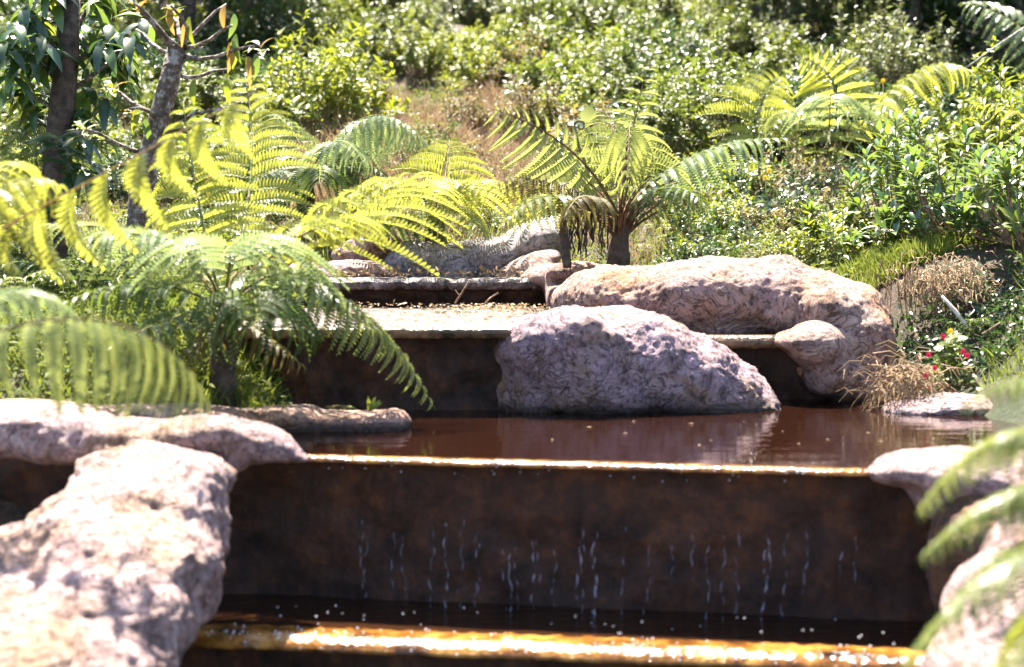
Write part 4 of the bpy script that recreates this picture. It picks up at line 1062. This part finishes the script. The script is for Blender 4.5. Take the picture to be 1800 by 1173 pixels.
for k in range(74):
    px = random.uniform(1225, 1540); D = random.uniform(9.5, 13.4)
    mk = random.choice(['leaf_mid', 'leaf_bright', 'leaf_dark', 'leaf_rust'])
    shrub(px, D, random.uniform(.5, 1.1) * (1.25 if D > 11 else 1), 'l', mk, 'low %s herb on the grassy bank %s' % (COL[mk], 'just behind the long brown rock' if D < 10.3 else ('below the high yellow fern' if px > 1380 else 'right of the central tree fern')), 'low herbs on the grassy bank', name='herb', cat='plant')
for k in range(34):
    px = random.uniform(740, 1020); D = random.uniform(11.2, 14.5)
    mk = random.choice(['leaf_mid', 'leaf_rust', 'leaf_pale'])
    shrub(px, D, random.uniform(.5, .9), 'l', mk, 'low %s herb between the brown grass and the central tree fern' % COL[mk], 'low herbs beside the brown grass', name='herb', cat='plant')
for k in range(30):
    px = random.uniform(540, 900); D = random.uniform(13.2, 17.5); mk = random.choice(['leaf_rust', 'leaf_bright', 'cover_leaf', 'leaf_rust'])
    shrub(px, D, random.uniform(.6, 1.2), 'l', mk, 'low %s scrub in the brown grass clearing, %s' % ({'cover_leaf': 'dull green'}.get(mk) or COL[mk], 'far part' if D > 15.5 else 'near part'), 'low scrub in the brown grass clearing', name='herb', cat='plant')
# right bank laurels with their leaves one by one
def laurel(px, D, w, h, nshoot, leaf, label, mks=('leaf_glossy',), zbase=None, per=11):
    b0 = ground(px, D); r = meta(empty('laurel_shrub', b0), label, 'shrub')
    lb = MB(); sb = MB(); cnt = 0
    for k in range(nshoot):
        a = random.uniform(0, 6.283); el = math.asin(random.uniform(0, 1))
        tip = b0 + np.array([math.cos(a) * math.cos(el) * w, math.sin(a) * math.cos(el) * w, h * (.15 + .85 * math.sin(el))]) * random.uniform(.75, 1.1)
        st = b0 + np.array([math.cos(a), math.sin(a), 0]) * w * .15; mid = (st * .45 + tip * .55) + np.array([math.cos(a), math.sin(a), 0]) * w * .08
        sb.tube(np.array([st, mid, tip]) - b0, [.008, .005, .003], 4, cap=False)
        d = nrm(tip - mid + [0, 0, .1]); front = tip[1] < b0[1] + .1
        e1 = nrm(np.cross(d, [.3, .2, 1])); e2 = np.cross(d, e1)
        for q in range(per):
            an = q * 2.4; rad = math.cos(an) * e1 + math.sin(an) * e2
            pos = tip + (mid - tip) * (q / per) ** 1.2 * .8
            Xd = rad * (.5 + .5 * q / per) + d * (.9 - .6 * q / per) - np.array([0, 0, .1]); Nv = d * .7 + np.array([0, 0, .7]) - rad * .2
            s = leaf * random.uniform(.7, 1.15) * (.6 + .4 * min(1, q / 4))
            if front and cnt < 240: put_leaf(r, pos, Xd, Nv, s, random.choice(mks), BIG, 'big'); cnt += 1
            else: lb.leaves(BIG, (pos - b0)[None], Xd[None], Nv[None], s)
    if lb.V: lb.build('foliage', M[mks[0]], r)['kind'] = 'stuff'
    sb.build('stems', M['twig'], r)
    return r
laurel(1590, 10.0, .42, .80, 44, .125, 'glossy broad-leaved laurel with upright shoots on top of the right bank', ('leaf_glossy', 'leaf_mid', 'leaf_glossy', 'leaf_bright'))
laurel(1690, 9.4, .48, .62, 52, .125, 'dense dark glossy laurel above the dry thatch on the right bank', ('leaf_glossy', 'leaf_dark', 'leaf_glossy', 'leaf_mid'))
laurel(1800, 8.9, .42, .62, 40, .13, 'glossy laurel cut by the right edge with long bright leaves', ('leaf_glossy', 'leaf_pale', 'leaf_bright'))
laurel(1800, 10.8, .55, 1.05, 46, .13, 'tall laurel behind the others at the right edge', ('leaf_mid', 'leaf_bright', 'leaf_glossy'))
laurel(1440, 9.9, .2, .30, 10, .11, 'young bright green seedling with broad leaves right of the tree fern', ('leaf_bright', 'leaf_glossy'))
laurel(1545, 9.5, .26, .26, 14, .11, 'low glossy sprig between the grass rim and the laurels', ('leaf_glossy', 'leaf_mid'))

# single broad yellow leaf plant near the central fern
bp_ = ground(1035, 11.2); br_ = meta(empty('broad_leaf_plant', bp_), 'plant with two round backlit yellow-green leaves behind the central tree fern', 'plant')
ROUND = leaf_tpl(.42, .15, 6, .06, .9)
limb(br_, [bp_, P(1030, 260, 11.1), P(1032, 215, 11.0)], .01, .006, 'stem_green', 'stem')
put_leaf(br_, P(1030, 218, 11.0), [.25, 0, 1], [0, -1, .1], .125, 'fern_green', ROUND, 'round'); put_leaf(br_, P(1028, 222, 11.0), [-1, -.1, .2], [0, -.7, 1], .11, 'leaf_dark', ROUND, 'round')

# red-flowered plant
bi = P(1672, 700, 7.75); im = meta(empty('flowering_plant', bi), 'red-flowered busy plant on the low pink rock at the right bank', 'plant')
lb_n = 0
sb = MB()
for k in range(250):
    u = random.random(); v = random.random(); wpx = 52 * (1 - v * .75)
    c = P(1672 + random.uniform(-1, 1) * wpx + v * 2, 695 - v * 105, 7.75 + random.uniform(-.14, .06) + .1 * v)
    put_leaf(im, c, [random.uniform(-1, 1), random.uniform(-1, .3), random.uniform(-.3, .5)], [random.uniform(-.4, .4), -.4, 1], random.uniform(.03, .055), random.choice(['cover_leaf', 'cover_leaf', 'leaf_bright', 'leaf_mid']), ROUND if k % 2 else BIG, 'round' if k % 2 else 'big')
    if k % 6 == 0: sb.tube(np.array([bi, (bi + c) / 2, c]) - bi, .003, 3)
sb.build('stems', M['stem_green'], im)
for px, py in [(1643,647), (1627,660), (1634,682), (1693,618), (1700,625), (1658,592), (1670,582), (1632,624)]:
    c = P(px, py, 7.56); fl_ = empty('flower', c - bi); fl_.parent = im
    for q in range(5):
        a = q * 1.2566
        me = leaf_mesh(ROUND, 'round', 'flower_yellow' if py == 582 else 'petal'); o = link(bpy.data.objects.new('petal', me)); o.parent = fl_
        Xa = nrm([math.cos(a), -.2, math.sin(a)]); Za = nrm(np.array([0, -1, .3]) - Xa * np.dot([0, -1, .3], Xa)); Ya = np.cross(Za, Xa)
        o.matrix_basis = Matrix((Xa, Ya, Za)).transposed().to_4x4() @ Matrix.Diagonal((.015,) * 3 + (1,))

# dry thatch of twigs hanging over the pool edge
b = MB(); c0 = P(1595, 690, 7.6)
for k in range(420):
    px, py = random.gauss(1592, 34), random.gauss(672, 22)
    if py > 725: continue
    st = P(px, py, 7.6 + random.uniform(-.1, .15)); a = random.uniform(0, 6.28); l = random.uniform(.04, .16)
    d = np.array([math.cos(a), -abs(math.sin(a)) * .6, random.uniform(-.9, .5)])
    pts = [st, st + d * l * .5 + [0, 0, .012], st + d * l + [0, 0, -.03]]
    b.tube(np.array(pts) - c0, [.0028, .0022, .0012], 3, cap=False, r=random.random())
for k in range(24):
    px = random.uniform(1525, 1625); st = P(px, random.uniform(670, 690), 7.45)
    b.tube(np.array([st, st + [random.uniform(-.02, .02), -.03, -.06], P(px + random.uniform(-14, 14), random.uniform(712, 730), 7.42)]) - c0, [.003, .0025, .0015], 3, cap=False, r=.95)
meta(b.build('dead_grass_clump', M['thatch'], loc=c0), 'tangle of dry straw and roots hanging over the water at the right bank', 'dry grass', kind='stuff')
# dry clump on the bank top and roots
b = MB(); c0 = P(1680, 500, 8.6)
for k in range(420):
    px, py = random.gauss(1668, 45), random.gauss(490, 20)
    st = P(px, py, 8.45 + random.uniform(-.1, .2)); d = np.array([random.uniform(-1, 1), -.5, random.uniform(-.8, .5)]) * random.uniform(.03, .1)
    b.tube(np.array([st, st + d * .5 + [0, 0, .01], st + d + [0, 0, -.02]]) - c0, [.003, .0025, .001], 3, cap=False, r=random.random())
for k in range(60):
    px = random.uniform(1510, 1720); st = P(px, random.uniform(455, 500), 8.5)
    b.tube(np.array([st, st + [random.uniform(-.03, .03), -.04, -.08], st + [random.uniform(-.05, .05), -.03, random.uniform(-.3, -.14)]]) - c0, [.0035, .003, .0015], 3, cap=False, r=random.random())
meta(b.build('dead_grass_clump', M['thatch'], loc=c0), 'pale dry thatch and hanging roots on the lip of the right bank', 'dry grass', kind='stuff')
# pale broken stick
c0 = P(1658, 522, 8.15); b = MB(); b.tube(np.array([P(1655, 520, 8.15), P(1678, 546, 8.13), P(1699, 573, 8.12)]) - c0, [.006, .010, .008], 8, r=.5)
meta(b.build('stick', M['pale_wood'], None, True, loc=c0), 'pale broken stick lying against the dark right bank', 'stick')
c0 = P(1725, 590, 8.1); b = MB(); b.tube(np.array([P(1727, 588, 8.1), P(1758, 568, 8.1)]) - c0, .005, 6)
meta(b.build('stick', M['twig'], None, True, loc=c0), 'thin brown twig right of the pale broken stick on the bank', 'stick')
# long thin pale stems at the top right
c0 = P(1705, 118, 12.5); b = MB(); b.tube(np.array([P(1700, 118, 12.5), P(1760, 75, 12.5), P(1812, 40, 12.5)]) - c0, [.006, .006, .004], 5)
meta(b.build('grass_stalk', M['pale_wood'], loc=c0), 'long straight pale stalk slanting across the dark top right corner', 'grass stalk')
# twigs on the shelf
tw = meta(empty('twig', P(812, 540, 8.9)), 'forked twig standing on the wet rear shelf', 'twig')
limb(tw, [P(800, 533, 9.0), P(812, 515, 8.95), P(826, 492, 8.9)], .006, .004, 'twig', 'stem', 5); limb(tw, [P(808, 521, 8.96), P(800, 510, 8.95)], .004, .002, 'twig', 'side_twig', 4)
c0 = P(855, 530, 8.9); b = MB(); b.tube(np.array([P(850, 536, 8.9), P(862, 524, 8.9), P(876, 515, 8.9)]) - c0, .005, 5)
meta(b.build('twig', M['twig'], loc=c0), 'short bent twig right of the forked one on the rear shelf', 'twig')
b = MB(); c0 = P(800, 560, 8.4)
n = 900; xx = np.concatenate([RNG.normal(-.1, .18, 500), RNG.uniform(-.9, .2, 400)]); yy = np.concatenate([RNG.normal(8.9, .25, 500), RNG.uniform(7.55, 9.4, 400)])
b.leaves(SMALL, np.stack([xx, yy, np.full(n, zr + .012) + RNG.random(n) * .02], -1) - c0, RNG.normal(size=(n, 3)) * [1, 1, .3], RNG.normal(size=(n, 3)) * .5 + [0, 0, 1], RNG.uniform(.012, .035, n))
n = 260; xx = RNG.uniform(-1.2, .25, n); yy = 9.53 + RNG.random(n) * .2
b.leaves(SMALL, np.stack([xx, yy, np.full(n, zt + .01) + RNG.random(n) * .03], -1) - c0, RNG.normal(size=(n, 3)), RNG.normal(size=(n, 3)), RNG.uniform(.02, .05, n))
meta(b.build('leaf_litter', M['thatch'], loc=c0), 'scattered dead leaves and bits on the wet rear shelf', 'leaf litter', kind='stuff')
for k in range(16):
    c0 = np.array([random.uniform(-.6, 1.5), random.uniform(6.1, 7.2), .003]); b = MB()
    a = random.uniform(0, 6.28); b.leaves(SMALL, np.zeros((1, 3)), np.array([[math.cos(a), math.sin(a), .1]]), np.array([[0, 0, 1.0]]), random.uniform(.012, .03))
    meta(b.build('floating_leaf', M['thatch'], loc=c0), 'tiny dead leaf afloat on the tea-brown middle pool', 'leaf', 'dead leaves afloat on the middle pool')
# sprigs on the slab
sp = P(650, 722, 6.85)
s1 = meta(empty('sprig', sp), 'little green leafy sprig on the tip of the flat slab', 'sprig')
for a in (-.5, -.1, .3, .7): put_leaf(s1, sp, [math.sin(a) + .4, -.2, .8], [0, -1, .4], .06, 'leaf_bright', LONG, 'long')
sp = P(600, 724, 6.8)
s2 = meta(empty('sprig', sp), 'reddish fern sprig lying on the flat slab', 'sprig')
frond(s2, sp, P(600, 714, 6.85), P(572, 716, 6.9), .05, 'fern_brown', 9, .2, .3, arch=.2, pn=8, r0=.002); frond(s2, sp, P(612, 715, 6.8), P(628, 722, 6.75), .04, 'fern_green', 8, .2, .3, arch=.2, pn=8, r0=.002)

# ------------------------------------------------------------------ grasses and ground cover
def field(name, n, pxr, Dr, L, w, material, label, cat, keep=None, lean=.5, clump=.5, hug=False):
    px = RNG.uniform(*pxr, n); D = Dr[0] + (Dr[1] - Dr[0]) * RNG.random(n)
    x = (px - 900) / FPX * D; y = D.copy()
    cl = fbm(np.stack([x * 2.2, y * 1.6, x * 0 + len(name)], -1), 2)
    ok = cl > RNG.uniform(-1, .6, n) * clump
    if keep is not None: ok &= keep(px, x, y)
    x, y = x[ok], y[ok]; m_ = len(x)
    z = H(x, y); d = RNG.normal(size=(m_, 3)) * lean; d[:, 2] = 1
    b = MB(); b.leaves(BLADE, np.stack([x, y, z - .01], -1), d, RNG.normal(size=(m_, 3)) + [0, -1, .2], RNG.uniform(.4, 1.2, m_) * L, wid=w)
    return meta(b.build(name, M[material]), label, cat, kind='stuff')
nopool = lambda px, x, y: ~((x > -1.0) & (x < 1.75) & (y < 9.9)) | (y > 9.9)
field('dry_grass', 40000, (500, 960), (12.2, 18), .26, .012, 'grass_dry', 'brown dry grass covering the clearing left of centre', 'grass', lambda px, x, y: np.abs(px - 720) < 235, .8, .5)
field('dry_grass', 6000, (1380, 1560), (11.0, 13.2), .20, .010, 'grass_dry', 'feathery brown grass tuft patch below the high yellow fern', 'grass', lambda px, x, y: np.abs(px - 1455) < 75, .9, .8)
field('dry_grass', 26000, (-100, 1950), (9.6, 21), .16, .011, 'grass_dry', 'thin dry grass between the shrubs over the whole slope', 'grass', nopool, .6, .8)
field('green_grass', 12000, (1180, 1950), (8.9, 12), .13, .010, 'grass_green', 'short yellow-green grass on the right bank', 'grass', lambda px, x, y: ~((x < 1.75) & (y < 9.0)), .6, .9)
field('green_grass', 9000, (1440, 1660), (8.9, 9.6), .10, .009, 'grass_green', 'bright green grass fringe on the rim above the long brown rock', 'grass', lambda px, x, y: y > 8.9 , .6, .3)
field('green_grass', 26000, (-100, 1300), (9.9, 20), .14, .011, 'grass_green', 'green grass between ferns on the left and middle slope', 'grass', None, .6, .9)
field('green_grass', 9000, (960, 1300), (9.0, 10.2), .11, .010, 'grass_green', 'green tufts around the foot of the central tree fern', 'grass', lambda px, x, y: y > 8.95, .7, .6)
field('green_grass', 14000, (-100, 480), (6.6, 9.8), .12, .010, 'grass_green', 'grass and moss on the left bank under the ferns', 'grass', lambda px, x, y: (x < -.95), .7, .7)
field('green_grass', 2600, (1700, 2000), (7.4, 8.8), .12, .008, 'grass_green', 'fine pale green grass hanging on the bank at the right edge', 'grass', lambda px, x, y: px > 1735, .8, .3)
def cover(n, pxr, Dr, size, material, label, keep=None, hgt=.08, thr=.6):
    px = RNG.uniform(*pxr, n); D = RNG.uniform(*Dr, n); x = (px - 900) / FPX * D; y = D
    ok = fbm(np.stack([x * 1.7, y * 1.3, x * 0 + size * 99], -1), 2) > RNG.uniform(-1, .5, n) * thr
    if keep is not None: ok &= keep(px, x, y)
    x, y = x[ok], y[ok]; m_ = len(x); z = H(x, y) + RNG.random(m_) * hgt
    b = MB(); b.leaves(SMALL, np.stack([x, y, z], -1), RNG.normal(size=(m_, 3)) * [1, 1, .6], RNG.normal(size=(m_, 3)) * .5 + [0, 0, 1], RNG.uniform(.5, 1.2, m_) * size)
    return meta(b.build('ground_cover', M[material]), label, 'ground cover', kind='stuff')
cover(26000, (-100, 1950), (9.9, 22), .06, 'cover_leaf', 'low leafy ground cover between the shrubs of the slope', lambda px, x, y: (np.abs(px - 700) > 190) | (y > 18), .12, .9)
cover(12000, (-100, 520), (6.6, 10), .05, 'cover_leaf', 'low leafy cover on the left bank', lambda px, x, y: x < -.95, .08, .6)
cover(8000, (1230, 1950), (8.9, 11), .055, 'cover_leaf', 'small leafy weeds on the right bank', None, .10, .6)
cover(30000, (-100, 1950), (9.2, 18), .045, 'leaf_rust', 'fallen reddish-brown leaves on the slope', None, .03, .9)
cover(5000, (1500, 1900), (7.9, 9.0), .05, 'leaf_dark', 'small dark plants on the shaded earth bank on the right', lambda px, x, y: x > 1.62, .06, .5)
# yellow flowers
for px, py, D in [(1552,142,12.4), (1352,300,11.0), (1345,312,11.0), (1410,205,12.6), (1500,175,12.6)]:
    c = P(px, py, D); g_ = ground(px, D); r = meta(empty('wildflower', g_), 'small yellow daisy-like flower on the right slope', 'flower', 'yellow wildflowers on the right slope')
    limb(r, [g_, (g_ + c) / 2 + [.01, 0, 0], c], .003, .002, 'stem_green', 'stem', 4)
    for q in range(8):
        a = q * .785; put_leaf(r, c, [math.cos(a), -.3, math.sin(a)], [0, -1, .2], .022, 'flower_yellow', BIG, 'big', 'petal')

# ------------------------------------------------------------------ wood behind
def canopy_mesh(R, Hh, n, leaf, seed):
    rg = np.random.default_rng(seed); b = MB()
    k = 34; cl = nrm(rg.normal(size=(k, 3))) * rg.uniform(.35, .95, (k, 1)) * [R, R, Hh]
    ci = rg.integers(0, k, n); pos = cl[ci] + nrm(rg.normal(size=(n, 3))) * rg.uniform(.3, 1, (n, 1)) * R * .34
    b.leaves(SMALL, pos, rg.normal(size=(n, 3)), rg.normal(size=(n, 3)) * .6 + [0, 0, .8], leaf * rg.uniform(.6, 1.2, n), rg.random(n))
    return b.mesh('crown')
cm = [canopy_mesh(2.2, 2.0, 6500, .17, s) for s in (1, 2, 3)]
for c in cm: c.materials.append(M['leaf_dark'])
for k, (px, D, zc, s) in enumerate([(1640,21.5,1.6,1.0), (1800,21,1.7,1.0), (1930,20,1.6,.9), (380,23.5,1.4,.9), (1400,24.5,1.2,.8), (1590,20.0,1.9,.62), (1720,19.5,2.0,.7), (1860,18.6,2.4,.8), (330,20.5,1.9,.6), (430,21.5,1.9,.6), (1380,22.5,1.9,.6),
        (-150,28,3.4,1.2), (180,28.5,3.6,1.2), (520,28,3.0,1.2), (800,29.5,3.3,1.2), (1060,28.8,3.2,1.2), (1300,28.5,3.2,1.2), (1500,27,3.1,1.2), (1750,27,3.2,1.2), (1980,26,3.2,1.2)]):
    g_ = ground(px, D)
    r = meta(empty('tree', g_), 'dark shady tree at the top of the slope, ' + ('left side behind the two trees' if px < 600 else 'middle behind the shrubs' if px < 1250 else 'right side in the deep shade'), 'tree', 'dark trees at the top %s' % ('left' if px < 600 else 'middle' if px < 1250 else 'right'))
    limb(r, [g_ - [0, 0, .2], g_ + [.1, 0, zc * .5], g_ + [0, 0, zc]], .13 * s, .06, 'bark_dark', 'trunk', 8)
    for a in (.5, 2.4, 4.3): limb(r, [g_ + [0, 0, zc * .6], g_ + [math.cos(a) * .8, math.sin(a) * .8, zc * .95], g_ + [math.cos(a) * 1.6, math.sin(a) * 1.6, zc * 1.15]], .05, .02, 'bark_dark', 'branch', 5)
    o = link(bpy.data.objects.new('crown', cm[k % 3])); o.parent = r; o.location = (0, 0, zc + .3); o.scale = (s, s, s); o.rotation_euler = (0, 0, k * 1.3); o['kind'] = 'stuff'
for k, px in enumerate(np.arange(-150, 2000, 115)):
    D = 26.0 + (k * 7 % 5) * .5
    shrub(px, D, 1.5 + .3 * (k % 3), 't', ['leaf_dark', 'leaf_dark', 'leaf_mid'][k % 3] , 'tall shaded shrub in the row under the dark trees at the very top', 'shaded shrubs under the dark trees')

# labels that came out alike: tell two or three apart by their order from left to right
by = {}
for o in C.objects:
    if o.get('category') == 'shrub' and o.parent is None: by.setdefault(o['label'], []).append(o)
for lab, os_ in by.items():
    if 2 <= len(os_) <= 3 and not lab.startswith('tall shaded'):
        os_.sort(key=lambda o: o.location.x / o.location.y)
        for o, w in zip(os_, ('leftmost', 'rightmost') if len(os_) == 2 else ('leftmost', 'middle', 'rightmost')):
            o['label'] = w + ' ' + lab
